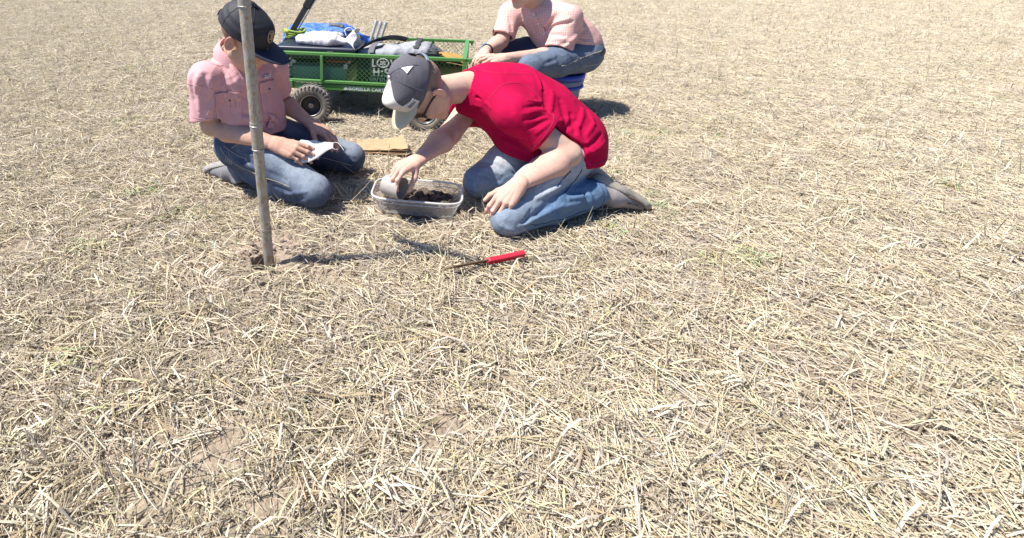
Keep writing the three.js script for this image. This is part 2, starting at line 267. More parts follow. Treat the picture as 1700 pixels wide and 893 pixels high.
function handFrame(o, fwd, back, right) {                     // x to the thumb, y to the knuckles, z out of the back of the hand
  const Y = nrm(fwd), Z = nrm(back.map((c, i) => c - Y[i] * dot3(back, Y))), X = crs(Y, Z).map((c) => right ? -c : c);
  const F = { o, X, Y, Z, to: (p) => [0, 1, 2].map((i) => o[i] + X[i] * p[0] + Y[i] * p[1] + Z[i] * p[2]), inv: (x, y, z) => { const d = [x - o[0], y - o[1], z - o[2]]; return [dot3(d, X), dot3(d, Y), dot3(d, Z)]; } };
  F.sdf = (g) => (x, y, z) => g(...F.inv(x, y, z)); return F;
}
// a head: origin between the ears, x to its left, y up, z ahead
function headShape() {
  const skull = join(0.03, egg([0, 0.045, -0.012], [0.074, 0.083, 0.095]), egg([0, -0.03, 0.034], [0.061, 0.07, 0.062]));
  const jaw = join(0.02, cap([0.05, -0.045, 0.0], [0.012, -0.094, 0.068], 0.021, 0.019), cap([-0.05, -0.045, 0.0], [-0.012, -0.094, 0.068], 0.021, 0.019), ball([0, -0.093, 0.073], 0.02));
  const face = join(0.014, cap([-0.03, 0.031, 0.078], [0.03, 0.031, 0.078], 0.013), ball([0.037, -0.014, 0.067], 0.026), ball([-0.037, -0.014, 0.067], 0.026), cap([0, 0.022, 0.09], [0, -0.02, 0.108], 0.0075, 0.011), ball([0.011, -0.025, 0.099], 0.008), ball([-0.011, -0.025, 0.099], 0.008), ball([0, -0.022, 0.108], 0.0105));
  const mouth = join(0.006, cap([-0.02, -0.052, 0.088], [0.02, -0.052, 0.088], 0.006), cap([-0.014, -0.05, 0.094], [0.014, -0.05, 0.094], 0.006), cap([-0.014, -0.063, 0.092], [0.014, -0.063, 0.092], 0.0068));
  const eyes = join(0.004, ball([0.031, 0.011, 0.077], 0.0125), ball([-0.031, 0.011, 0.077], 0.0125));
  const ear = (s) => { const e = egg([s * 0.078, 0.0, -0.012], [0.009, 0.027, 0.016]), rim = (x, y, z) => { const a = Math.hypot(y * 0.62, z + 0.012) - 0.0145; return Math.hypot(a, x - s * 0.083 - (z + 0.012) * s * -0.25) - 0.0036; }, d = egg([s * 0.089, -0.002, -0.008], [0.009, 0.014, 0.007]); return (x, y, z) => smax(smin(e(x, y, z), rim(x, y, z), 0.006), -d(x, y, z), 0.006); };
  const e1 = ear(1), e2 = ear(-1), so = join(0.01, ball([0.031, 0.01, 0.098], 0.014), ball([-0.031, 0.01, 0.098], 0.014));
  const line = cap([-0.019, -0.0565, 0.1], [0.019, -0.0565, 0.1], 0.0035);
  return (x, y, z) => {
    let d = smin(skull(x, y, z), jaw(x, y, z), 0.028); if (d > 0.06) return d - 0.02;
    d = smin(d, face(x, y, z), 0.018); d = smax(d, -so(x, y, z), 0.014); d = smin(d, mouth(x, y, z), 0.008); d = smax(d, -line(x, y, z), 0.004); d = smin(d, eyes(x, y, z), 0.003);
    return smin(d, smin(e1(x, y, z), e2(x, y, z), 0.004), 0.005);
  };
}
// a hand: origin at the wrist, y towards the knuckles, z out of its back, x to the thumb. bend: [knuckle, middle, tip] per finger, degrees
function handShape({ bend, spread = [6, 2, -3, -9], thumb = [[0.6, 0.72, -0.3], [0.3, 0.9, -0.3], [0.1, 0.95, -0.3]] }) {
  const base = [[0.027, 0.09, 0.001], [0.008, 0.095, 0.003], [-0.012, 0.089, 0.001], [-0.03, 0.079, -0.003]], L = [[0.043, 0.025, 0.02], [0.047, 0.028, 0.021], [0.043, 0.026, 0.021], [0.034, 0.02, 0.018]], R = [[0.0098, 0.0086, 0.0078, 0.0066], [0.01, 0.0088, 0.008, 0.0068], [0.0095, 0.0083, 0.0076, 0.0064], [0.0085, 0.0073, 0.0067, 0.0058]];
  const palm = [], fingers = [], tips = [];
  base.forEach((b, i) => {
    palm.push(cap([[0.013, 0.004, -0.013][0] - i * 0.009, 0.002, -0.002], [b[0], b[1] - 0.004, b[2] - 0.003], 0.0155, 0.0118));
    let p = b, a = 0; const sp = spread[i] * Math.PI / 180, ch = [];
    for (let k = 0; k < 3; k++) { a += bend[i][k] * Math.PI / 180; const q = [p[0] + L[i][k] * Math.sin(sp), p[1] + L[i][k] * Math.cos(sp) * Math.cos(a), p[2] - L[i][k] * Math.sin(a)]; ch.push(cap(p, q, R[i][k], R[i][k + 1])); if (k < 2) ch.push(ball([q[0], q[1], q[2] + 0.0008], R[i][k + 1] + 0.0007)); p = q; }
    fingers.push(join(0.003, ...ch)); tips.push(p);
  });
  const t0 = [0.02, 0.026, -0.008], th = []; let p = t0; const TL = [0.044, 0.033, 0.026], TR = [0.0155, 0.0112, 0.0098, 0.0078];
  thumb.forEach((d, k) => { const u = nrm(d), q = p.map((c, i) => c + u[i] * TL[k]); th.push(cap(p, q, TR[k], TR[k + 1])); p = q; });
  palm.push(cap([0.0, 0.03, -0.006], [-0.002, 0.07, -0.008], 0.014, 0.012), cap([-0.02, 0.02, -0.008], [-0.026, 0.06, -0.008], 0.013, 0.011));
  const P = join(0.014, ...palm), T = join(0.006, ...th), tendon = base.map((b) => cap([b[0] * 0.4, 0.02, 0.0135], [b[0], b[1] - 0.006, b[2] + 0.0085], 0.001)), wrist = cap([0, -0.018, 0], [0, 0.012, -0.001], 0.0215, 0.0195, [1, 0, 0], 1.35);
  const f = (x, y, z) => {
    let d = smin(P(x, y, z), wrist(x, y, z), 0.016); if (d > 0.14) return d - 0.1;
    for (const t of tendon) { const e = t(x, y, z); if (e < 0.008) d -= 0.0012 * (1 - sst(0, 0.007, e)); }
    d = smin(d, T(x, y, z), 0.013); let g = 1; for (const k of fingers) g = Math.min(g, k(x, y, z)); return smin(d, g, 0.006);
  };
  f.tips = tips; return f;
}
// a shoe: origin under the heel, z to the toe, y up from the sole
function shoeShape(len = 0.285) {
  const k = len / 0.285, up = join(0.03, cap([0, 0.045, 0.035 * k], [0, 0.055, 0.12 * k], 0.034, 0.036), cap([0, 0.048, 0.1 * k], [-0.006, 0.03, 0.235 * k], 0.04, 0.03, [1, 0, 0], 1.12), cap([0, 0.05, 0.04 * k], [0, 0.1, 0.035 * k], 0.033, 0.034)), hollow = cap([0, 0.075, 0.042 * k], [0, 0.16, 0.035 * k], 0.026, 0.03);
  const plan = join(0.04, cap([0, 0, 0.035 * k], [0.0, 0, 0.12 * k], 0.035, 0.032), cap([0, 0, 0.12 * k], [-0.006, 0, 0.235 * k], 0.032, 0.044));
  const upper = (x, y, z) => smax(smax(smax(up(x, y, z), 0.018 - y, 0.006), -hollow(x, y, z), 0.005), y - 0.108 - 0.02 * Math.sin(z * 20), 0.004);
  const sole = (x, y, z) => { const t = 0.003 * Math.sin(z * 260) * (y < 0.004 ? 1 : 0), toe = 0.02 * sst(0.18 * k, 0.29 * k, z); return smax(plan(x, 0, z) - 0.004 * Math.sin((y - 0.005) * 90), Math.abs(y - 0.012 - toe) - 0.014 - 0.007 * (1 - sst(0.0, 0.12, z)) + t * 0.4, 0.006); };
  return { upper, sole };
}
// folds: ridges (amp above 0) or creases along short lines on cloth
function folded(f, folds, crumple = 0, dir = [1, 1, 1], fr = 14) {
  const S = []; for (const [a, b, r, amp] of folds) {          // laid onto the cloth in short steps, thinning out at both ends
    const n = Math.max(3, Math.ceil(Math.hypot(a[0] - b[0], a[1] - b[1], a[2] - b[2]) / 0.025)), P = []; for (let i = 0; i <= n; i++) P.push(onto(f, [0, 1, 2].map((k) => lerp(a[k], b[k], i / n))));
    for (let i = 0; i < n; i++) { const p = P[i], q = P[i + 1], t = (i + 0.5) / n; S.push({ d: cap(p, q, 0), r: r * (0.75 + 0.25 * Math.sin(t * 3.14)), amp: amp * Math.sin(0.35 + t * 2.44), c: [0, 1, 2].map((k) => (p[k] + q[k]) / 2), R: Math.hypot(p[0] - q[0], p[1] - q[1], p[2] - q[2]) / 2 + 2.6 * r, id: P }); }
  }
  return (x, y, z) => {
    let d = f(x, y, z); if (d > 0.06 || d < -0.06) return d;
    let id = null, best = 0; for (const s of S) { if (s.id !== id) { d -= best; best = 0; id = s.id; } if (Math.hypot(x - s.c[0], y - s.c[1], z - s.c[2]) > s.R) continue; const e = s.d(x, y, z) / s.r, v = 1.9 * s.amp * Math.exp(-e * e); if (Math.abs(v) > Math.abs(best)) best = v; } d -= best;
    if (crumple) { const w = 0.5 * noise(x * 6, y * 6, z * 6 + 3), n = noise(x * fr * dir[0] + 2 * w, y * fr * dir[1] - w, z * fr * dir[2] + w), m = noise(x * fr * 2.3 * dir[0] + w, y * fr * 2.3 * dir[1] + 7, z * fr * 2.3 * dir[2] - 2 * w); d -= crumple * (1.4 * (0.5 - Math.sqrt(Math.abs(n) + 0.01)) + 0.7 * (0.5 - Math.sqrt(Math.abs(m) + 0.01))); }
    return d;
  };
}
const bounds = (pts, m) => [[0, 1, 2].map((i) => Math.min(...pts.map((p) => p[i])) - m), [0, 1, 2].map((i) => Math.max(...pts.map((p) => p[i])) + m)];
// skin: one mesh from a coarse grid for trunk and arms and fine grids for head and hands
const SKIN = (p, q, base) => { const n = 1 + 0.07 * noise(p[0] * 70, p[1] * 70, p[2] * 70) + 0.08 * noise(p[0] * 16, p[1] * 16, p[2] * 16) + 0.05 * noise(p[0] * 180, p[1] * 180, p[2] * 180); return [base[0] * n * (1 + 0.1 * q), base[1] * n * (1 - 0.14 * q), base[2] * n * (1 - 0.12 * q)]; };
const skinBump = texture(128, (u, v) => { const t = 0.6 * tnoise(u, v, 48, 21) + 0.4 * tnoise(u, v, 90, 22); return [t, t, t]; }, 14, false);
const skinM = new THREE.MeshPhysicalMaterial({ vertexColors: true, roughness: 0.6, specularIntensity: 0.35, bumpMap: skinBump, bumpScale: 0.0004, sheen: 0.04, sheenRoughness: 0.5, sheenColor: lin(0.9, 0.6, 0.5) });
function weave(scale, tone, seedN) {                          // threads and wear of a cloth, tiling; multiplied onto its vertex colours
  return texture(256, (u, v) => { const w = 0.5 + 0.25 * Math.sin(u * 6.283 * 64) + 0.25 * Math.sin(v * 6.283 * 64), t = 1 - tone + tone * (0.35 * w + 0.4 * tnoise(u, v, 60, seedN) + 0.45 * tnoise(u, v, 16, seedN + 1)); return [t, t, t]; }, scale);
}
const clothBump = texture(256, (u, v) => { const t = 0.35 * (0.5 + 0.5 * Math.sin((u + v) * 6.283 * 48)) + 0.4 * tnoise(u, v, 70, 31) + 0.25 * tnoise(u, v, 24, 32); return [t, t, t]; }, 9, false);
const knitM = new THREE.MeshPhysicalMaterial({ vertexColors: true, map: weave(7, 0.22, 41), roughness: 0.92, bumpMap: clothBump, bumpScale: 0.0007, specularIntensity: 0.25, sheen: 0.05, sheenRoughness: 0.6, sheenColor: lin(0.9, 0.02, 0.25) });
const cottonM = new THREE.MeshPhysicalMaterial({ vertexColors: true, map: weave(9, 0.16, 43), roughness: 0.85, bumpMap: clothBump, bumpScale: 0.0007 });
const denimM = new THREE.MeshStandardMaterial({ vertexColors: true, map: weave(8, 0.4, 45), roughness: 0.9, bumpMap: clothBump, bumpScale: 0.0012 });
const threadM = M([0.5, 0.42, 0.26], 0.8), indigoM = M([0.03, 0.05, 0.1], 0.9);
const HEAD = headShape();
function body(name, label, f, lo, hi, H, hands, base, extra) {
  const cut = (x, y, z) => { let d = f(x, y, z); const q = H.inv(x, y, z); d = smax(d, 0.02 - Math.hypot(q[0] * 0.9, q[1] + (q[1] < 0 ? 0.0 : 0), q[2]) * 0.02 / 0.13, 0.002); return d; };
  const gs = [mesher(f, lo, hi, 0.0065)];
  const h = (x, y, z) => smin(H.sdf(HEAD)(x, y, z), f.neck(x, y, z), 0.025);
  gs.push(mesher(h, ...bounds([H.to([-0.11, -0.14, -0.12]), H.to([0.11, 0.15, 0.13]), H.to([0.11, -0.14, 0.13]), H.to([-0.11, 0.15, -0.12]), H.to([0.11, 0.15, -0.12]), H.to([-0.11, -0.14, 0.13])], 0.0), 0.0032));
  for (const [F, sh] of hands) gs.push(mesher(F.sdf(sh), ...bounds([[0.07, 0, -0.1], [-0.06, 0, -0.1], [0.07, 0.2, 0.03], [-0.06, 0.2, 0.03], [0.07, -0.02, 0.03], [0, 0.2, -0.1], [-0.06, -0.02, 0.03], [0.07, 0.2, -0.1]].map(F.to), 0.0), 0.0026));
  const g = mergeGeometries(gs.map(plain));
  boxUV(g); paint(g, (x, y, z) => {
    const q = H.inv(x, y, z); let red = 0;
    if (Math.hypot(...q) < 0.17) { if (Math.abs(q[0]) > 0.079) red = 0.7; if (Math.abs(q[0]) < 0.024 && Math.abs(q[1] + 0.057) < 0.011 && q[2] > 0.088) red = 1.6; red = Math.max(red, 0.5 * (1 - sst(0.01, 0.035, Math.hypot(Math.abs(q[0]) - 0.04, q[1] + 0.015, (q[2] - 0.08) * 0.5))), 0.7 * (1 - sst(0.0, 0.02, Math.hypot(q[0], q[1] + 0.02, q[2] - 0.112)))); }
    for (const [F, sh] of hands) { const a = F.inv(x, y, z); if (Math.hypot(...a) < 0.24) { red = Math.max(red, 0.35); for (const t of sh.tips) red = Math.max(red, 0.9 * (1 - sst(0.008, 0.03, Math.hypot(a[0] - t[0], a[1] - t[1], a[2] - t[2])))); } }
    return (extra && extra([x, y, z], q)) || SKIN([x, y, z], red, base);
  });
  const o = new THREE.Mesh(g, skinM); o.name = numbered(name); o.castShadow = o.receiveShadow = true; scene.add(o); return tag(o, label, 'person');
}
function ringSeam(f, c, d, rad, m, parent, r = 0.0013) {          // stitching all round a sleeve or a body
  const D = nrm(d), A = nrm(crs(D, [0.3, 0.5, 0.81])), B = crs(D, A), P = []; for (let i = 0; i <= 48; i++) { const t = i / 48 * 6.283; P.push(onto(f, [0, 1, 2].map((k) => c[k] + rad * (A[k] * Math.cos(t) + B[k] * Math.sin(t))))); }
  return part('seam', tube(P, r, 96, 5), m, parent);
}
function garment(name, f, lo, hi, cell, colour, m, parent) { const g = mesher(f, lo, hi, cell); return part(name, paint(boxUV(g), colour), m, parent); }
// crown of a cap in head axes: v 0 at the button .. 1 at the sweatband, a = angle round from the front
function crownPoint(a, v, H0, w = [0.083, 0.106], tall = 0.098, base = 0.052, front = 0.03) {
  const th = Math.min(v, 1) * Math.PI / 2, s = Math.sin(th) ** 0.95, c = Math.cos(th) - Math.max(0, v - 1) * 1.4, fr = Math.max(0, Math.cos(a)), up = base - 0.01 * Math.cos(a);
  return H0.to([Math.sin(a) * w[0] * s, up + c * (tall + 0.004 * fr) + front * fr * fr * sst(0.2, 0.75, v) * (1 - sst(0.75, 1, v)) * 0.5, Math.cos(a) * w[1] * s * (1 + front * fr * (1 - v) * 2) - 0.01]);
}
function brimGeo(H0, len, droop, side = 0.075, base = 0.044, tilt = 0.1, up = null) {
  return sheet((u, v) => { const a = (u * 2 - 1) * 1.18, x = Math.sin(a) * side, z0 = Math.cos(a) * 0.098 - 0.008, L = len * Math.cos(a) ** 0.55; return H0.to([x * (1 + 0.05 * v), base - 0.01 * Math.cos(a) - droop * (x / side) ** 2 * (0.35 + 0.65 * v) - tilt * L * v, z0 + L * v + 0.004 * v]); }, 28, 10, 0.0042, up);
}

// ------------------------------------------------------------------ person in the red T-shirt, kneeling and bent over the tub
{
  const up = [0, 1, 0], hipL = [0.85, 0.205, -2.05], hipR = [0.8, 0.205, -2.235], kneL = [0.545, 0.07, -1.785], kneR = [0.497, 0.075, -2.085], ankL = [0.945, 0.075, -1.975], ankR = [0.9, 0.075, -2.17];
  const c7 = [0.443, 0.496, -2.19], shL = [0.585, 0.402, -1.995], shR = [0.517, 0.365, -2.355], elL = [0.803, 0.253, -1.945], wrL = [0.573, 0.195, -1.8], elR = [0.372, 0.27, -2.14], wrR = [0.219, 0.223, -1.96];
  const lat = nrm([0.05, 0.06, 1]);
  const H = frame([0.256, 0.486, -2.04], [-0.88, 0.33, 0.36], [-0.42, -0.89, 0.1], 1.06);

  const FL = handFrame(wrL, [-0.72, -0.56, 0.46], [-0.25, 0.72, 0.62], false), FR = handFrame(wrR, [-0.8, -0.12, 0.55], [-0.05, 1, 0.2], true);
  const handL = handShape({ bend: [[34, 30, 14], [40, 34, 16], [42, 40, 20], [44, 50, 28]], spread: [5, 1, -2, -6], thumb: [[0.55, 0.78, -0.3], [0.45, 0.85, -0.35], [0.2, 0.9, -0.45]] });
  const handR = handShape({ bend: [[38, 38, 22], [44, 40, 22], [52, 40, 24], [58, 42, 26]], spread: [5, 1, -3, -8], thumb: [[0.55, 0.5, -0.62], [0.1, 0.6, -0.8], [-0.1, 0.45, -0.9]] });
  const neck = cap([0.28, 0.468, -2.075], [0.47, 0.462, -2.19], 0.057, 0.066);
  const trunk = join(0.05, cap([0.46, 0.44, -2.185], [0.6, 0.42, -2.2], 0.06, 0.08, lat, 1.4), cap([0.6, 0.42, -2.2], [0.82, 0.26, -2.14], 0.08, 0.1, lat, 1.3), cap([0.5, 0.43, -2.19], shL, 0.05, 0.045), cap([0.5, 0.42, -2.19], shR, 0.05, 0.045));
  const armOf = (s, e, w, X) => { const m = [0, 1, 2].map((i) => lerp(e[i], w[i], 0.3)); return join(0.02, cap(s, e, 0.056, 0.045), cap(e, m, 0.043, 0.049), cap(m, w, 0.042, 0.0205, X, 1.35)); };
  const aL = armOf(shL, elL, wrL, FL.X), aR = armOf(shR, elR, wrR, FR.X);
  const skin = (x, y, z) => smin(smin(trunk(x, y, z), neck(x, y, z), 0.03), Math.min(aL(x, y, z), aR(x, y, z)), 0.03);
  skin.neck = neck;
  const buzz = [0.2, 0.13, 0.085];
  const man = body('person', 'kneeling person in red T-shirt and grey cap bent over the plastic tub', skin, ...bounds([c7, shL, shR, elL, wrL, elR, wrR, hipL, hipR, [0.24, 0.46, -2.02]], 0.1), H, [[FL, handL], [FR, handR]], [0.57, 0.375, 0.28],
    (p, q) => { if (q[1] > -0.055 && q[2] < -0.02 + 0.3 * q[1] && q[1] > -0.1 - q[2] * 0.6 && Math.abs(q[0]) < 0.09 && !(Math.abs(q[0]) > 0.0785 && q[2] > -0.04)) { const t = sst(-0.075, 0.02, q[1] + 0.012 * noise(q[0] * 90, q[1] * 90, q[2] * 90)) * (0.75 + 0.25 * noise(q[0] * 260, q[1] * 160, q[2] * 260)); return [lerp(0.55, buzz[0], t), lerp(0.36, buzz[1], t), lerp(0.28, buzz[2], t)]; } return null; });
  // jeans
  const thigh = (h, k) => { const m = [0, 1, 2].map((i) => lerp(h[i], k[i], 0.55)); return join(0.04, cap(h, m, 0.102, 0.088), cap(m, k, 0.088, 0.066)); };
  const legs = join(0.035, thigh(hipL, kneL), thigh(hipR, kneR), cap([0.835, 0.23, -2.09], [0.82, 0.24, -2.2], 0.11, 0.11));
  const shL2 = join(0.02, cap(kneL, [0.72, 0.075, -1.87], 0.068, 0.075), cap([0.72, 0.075, -1.87], ankL, 0.075, 0.058)), shR2 = join(0.02, cap(kneR, [0.68, 0.07, -2.11], 0.066, 0.07), cap([0.68, 0.07, -2.11], ankR, 0.07, 0.058));
  let jeans = (x, y, z) => smin(legs(x, y, z), Math.min(shL2(x, y, z), shR2(x, y, z)), 0.018);
  const dA = nrm([0.4, 0, -0.19]), eL = side([0.955, 0.075, -1.98], dA), eR = side([0.91, 0.075, -2.175], dA), hol = Math.min, inL = cap([0.9, 0.075, -1.955], [1.1, 0.06, -2.05], 0.047), inR = cap([0.86, 0.075, -2.15], [1.05, 0.06, -2.24], 0.047);
  const jb = jeans; jeans = (x, y, z) => { let d = smax(jb(x, y, z), Math.min(eL(x, y, z), z + 2.075), 0.006); d = smax(d, Math.min(eR(x, y, z), -(z + 2.075)), 0.006); return smax(smax(d, -inL(x, y, z), 0.004), -inR(x, y, z), 0.004); };
  const J = [[[0.506,0.158,-2.106], [0.581,0.147,-2.054], 0.008, -0.007], [[0.492,0.145,-2.066], [0.575,0.126,-2.042], 0.007, 0.006], [[0.485,0.127,-2.038], [0.569,0.103,-2.031], 0.008, -0.007], [[0.481,0.102,-2.021], [0.558,0.074,-2.024], 0.007, 0.006], [[0.458,0.103,-2.032], [0.471,0.059,-2.02], 0.01, 0.004], [[0.614,0.112,-1.751], [0.59,0.078,-1.727], 0.008, -0.007], [[0.579,0.079,-1.722], [0.727,0.13,-1.807], 0.009, -0.009], [[0.568,0.067,-1.717], [0.643,0.081,-1.754], 0.007, 0.007], [[0.643,0.081,-1.754], [0.749,0.109,-1.803], 0.008, 0.006], [[0.563,0.054,-1.717], [0.667,0.048,-1.768], 0.006, -0.006], [[0.665,0.163,-1.804], [0.757,0.184,-1.855], 0.009, -0.005], [[0.602,0.174,-1.822], [0.683,0.208,-1.844], 0.01, -0.005], [[0.639,0.144,-1.785], [0.741,0.173,-1.836], 0.009, 0.005], [[0.675,0.129,-1.789], [0.8,0.159,-1.882], 0.009, -0.006], [[0.894,0.113,-1.894], [0.906,0.064,-1.888], 0.007, -0.008], [[0.875,0.121,-1.891], [0.887,0.067,-1.877], 0.008, 0.006], [[0.852,0.128,-1.887], [0.865,0.071,-1.864], 0.007, -0.006], [[0.801,0.134,-1.865], [0.898,0.117,-1.901], 0.007, -0.007], [[0.736,0.101,-1.795], [0.827,0.093,-1.846], 0.009, 0.005], [[0.75,0.076,-1.795], [0.852,0.054,-1.86], 0.008, -0.005], [[0.78,0.12,-1.831], [0.866,0.111,-1.877], 0.009, 0.006], [[0.506,0.065,-1.725], [0.565,0.045,-1.72], 0.01, 0.004]];
  jeans = folded(jeans, J, 0.003, [0.7, 1.3, 0.9], 13);
  const jlo = [0.36, -0.03, -2.36], jhi = [1.04, 0.38, -1.66];
  const near = (a, b) => cap(a, b, 0);
  const tl = near(hipL, kneL), tr = near(hipR, kneR);
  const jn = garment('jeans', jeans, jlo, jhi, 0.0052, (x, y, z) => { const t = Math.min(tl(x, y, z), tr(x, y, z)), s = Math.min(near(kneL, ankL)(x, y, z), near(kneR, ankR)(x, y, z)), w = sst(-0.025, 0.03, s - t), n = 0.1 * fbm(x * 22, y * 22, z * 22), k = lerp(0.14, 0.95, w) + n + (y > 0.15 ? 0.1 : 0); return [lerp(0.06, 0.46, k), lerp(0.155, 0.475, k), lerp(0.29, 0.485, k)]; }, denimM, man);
  const ss = (pts, m = threadM, r = 0.0013) => part('seam', seam(jeans, pts, r), m, jn);
  ss([[0.798, 0.206, -1.895], [0.777, 0.196, -1.878], [0.757, 0.188, -1.858], [0.724, 0.171, -1.825]], indigoM, 0.002); ss([[0.851, 0.2, -1.925], [0.826, 0.172, -1.903], [0.8, 0.152, -1.881], [0.764, 0.145, -1.842]], indigoM, 0.0022);
  ss([[0.58, 0.057, -1.73], [0.667, 0.048, -1.768], [0.73, 0.05, -1.792], [0.802, 0.047, -1.836], [0.89, 0.05, -1.885]], indigoM, 0.0018); ss([[0.62, 0.14, -2.03], [0.68, 0.17, -2.02], [0.74, 0.2, -1.99]], indigoM, 0.003);
  ringSeam(jeans, [0.925, 0.075, -1.968], [0.4, 0, -0.19], 0.06, indigoM, jn, 0.0018);
  // shirt
  const sleeveL = [0, 1, 2].map((i) => lerp(shL[i], elL[i], 0.56)), sleeveR = [0, 1, 2].map((i) => lerp(shR[i], elR[i], 0.5));
  const st = join(0.06, cap([0.45, 0.465, -2.19], [0.53, 0.455, -2.2], 0.06, 0.088, lat, 1.5), cap([0.53, 0.45, -2.2], [0.64, 0.418, -2.21], 0.09, 0.122, lat, 1.4), cap([0.64, 0.418, -2.21], [0.75, 0.34, -2.187], 0.122, 0.14, lat, 1.26), cap([0.75, 0.34, -2.187], [0.855, 0.235, -2.14], 0.14, 0.148, lat, 1.2), cap([0.855, 0.235, -2.14], [0.865, 0.12, -2.12], 0.148, 0.15, lat, 1.2), cap([0.585, 0.34, -2.19], [0.74, 0.18, -2.08], 0.092, 0.115), cap([0.425, 0.4, -2.14], [0.55, 0.37, -2.15], 0.045, 0.06));
  const sl = join(0.05, cap([0.52, 0.43, -2.1], shL, 0.058, 0.066), cap(shL, elL, 0.066, 0.076)), sr = join(0.05, cap([0.5, 0.42, -2.25], shR, 0.06, 0.07), cap(shR, elR, 0.068, 0.07));
  const dL = nrm(elL.map((c, i) => c - shL[i])), dR = nrm(elR.map((c, i) => c - shR[i])), cL = side(sleeveL, [dL[0], dL[1], dL[2] + 0.1]), cR = side(sleeveR, dR);
  const hem = side([0.85, 0.19, -2.08], [-0.04, -1, 0]), hemB = hem, neckHole = cap([0.3, 0.47, -2.09], [0.432, 0.472, -2.165], 0.058, 0.062), holL = cap(sleeveL.map((c, i) => c - dL[i] * 0.05), elL, 0.054, 0.063), holR = cap(sleeveR.map((c, i) => c - dR[i] * 0.05), elR, 0.05, 0.057), front = side([0.42, 0.48, -2.17], [-0.93, 0.28, 0.1]);
  let shirt = (x, y, z) => {
    let a = st(x, y, z); const h = hem(x, y, z); a -= 0.0025 * (1 - sst(0.004, 0.008, Math.abs(h + 0.02))) * (h > -0.02 ? 1 : 0.3); a = smax(a, h, 0.006);
    let b = smax(sl(x, y, z) - 0.002 * (1 - sst(0.004, 0.006, Math.abs(cL(x, y, z) + 0.014) - 0.006)), cL(x, y, z), 0.005); 
    let c = smax(sr(x, y, z), cR(x, y, z), 0.005);
    let d = smin(a, smin(b, c, 0.03), 0.06); const n = neckHole(x, y, z); d -= 0.0022 * (1 - sst(0.012, 0.016, n)); d = smax(d, -n, 0.005); return smax(d, front(x, y, z), 0.006);
  };
  const T = [[[0.7,0.412,-1.958], [0.606,0.404,-1.907], 0.006, -0.006], [[0.707,0.414,-1.997], [0.597,0.428,-1.913], 0.006, 0.005], [[0.699,0.427,-2.011], [0.607,0.45,-1.926], 0.006, -0.006], [[0.697,0.44,-2.024], [0.629,0.471,-1.965], 0.006, 0.005], [[0.704,0.399,-1.937], [0.627,0.374,-1.906], 0.007, -0.006], [[0.702,0.388,-1.922], [0.651,0.354,-1.903], 0.006, 0.004], [[0.715,0.479,-2.059], [0.715,0.409,-1.996], 0.008, -0.007], [[0.751,0.472,-2.066], [0.733,0.412,-2.012], 0.009, 0.005], [[0.778,0.445,-2.046], [0.789,0.37,-1.996], 0.009, -0.007], [[0.88,0.399,-2.062], [0.844,0.356,-1.994], 0.01, 0.006], [[0.911,0.385,-2.073], [0.91,0.353,-2.017], 0.01, 0.006], [[0.91,0.353,-2.017], [0.871,0.324,-1.974], 0.009, 0.005], [[0.817,0.393,-2.016], [0.827,0.333,-1.977], 0.009, -0.007], [[0.789,0.345,-1.985], [0.837,0.372,-2.005], 0.008, -0.007], [[0.854,0.342,-1.984], [0.865,0.308,-1.963], 0.008, -0.006], [[0.822,0.274,-1.954], [0.878,0.284,-1.953], 0.008, -0.01], [[0.878,0.284,-1.953], [0.943,0.318,-2.003], 0.008, -0.009], [[0.834,0.252,-1.947], [0.897,0.262,-1.952], 0.01, 0.005], [[0.897,0.262,-1.952], [0.956,0.286,-1.995], 0.01, 0.005], [[0.763,0.25,-1.964], [0.818,0.238,-1.948], 0.008, 0.004], [[0.694,0.541,-2.163], [0.705,0.483,-2.06], 0.008, 0.004], [[0.71,0.53,-2.148], [0.72,0.478,-2.06], 0.008, -0.004], [[0.457,0.442,-2.244], [0.473,0.416,-2.053], 0.006, 0.006], [[0.473,0.449,-2.25], [0.484,0.441,-2.038], 0.006, -0.006], [[0.454,0.471,-2.087], [0.492,0.422,-2.003], 0.006, 0.004], [[0.541,0.305,-2.091], [0.617,0.314,-1.928], 0.01, -0.006], [[0.577,0.267,-2.072], [0.667,0.245,-1.994], 0.01, 0.006], [[0.545,0.477,-1.976], [0.557,0.436,-1.919], 0.01, -0.003]];
  shirt = folded(shirt, T, 0.0026, [0.8, 1, 1.0], 9);
  const sf = shirt; shirt = (x, y, z) => smax(smax(sf(x, y, z), -holL(x, y, z), 0.003), -holR(x, y, z), 0.003);
  const shirtMesh = garment('shirt', shirt, [0.36, 0.06, -2.5], [1.04, 0.62, -1.86], 0.0048, (x, y, z) => { const n = 1 + 0.16 * fbm(x * 14, y * 14, z * 14); return [0.45 * n, 0.003 * n, 0.05 * n]; }, knitM, man);
  const redThread = M([0.34, 0.006, 0.045], 0.8);
  part('seam', seam(shirt, [[0.5, 0.37, -2.0], [0.53, 0.47, -2.05], [0.62, 0.5, -2.07], [0.69, 0.44, -2.05], [0.68, 0.36, -2.03]], 0.0017, 60), redThread, shirtMesh);
  part('seam', seam(shirt, [[0.48, 0.55, -2.14], [0.55, 0.55, -2.1], [0.7, 0.52, -2.12]], 0.0012), redThread, shirtMesh);
  ringSeam(shirt, sleeveL.map((c, i) => c - dL[i] * 0.022), dL, 0.075, redThread, shirtMesh, 0.0015); ringSeam(shirt, sleeveR.map((c, i) => c - dR[i] * 0.02), dR, 0.07, redThread, shirtMesh, 0.0015); ringSeam(shirt, [0.85, 0.212, -2.13], [0.04, 1, 0], 0.17, redThread, shirtMesh, 0.0015);
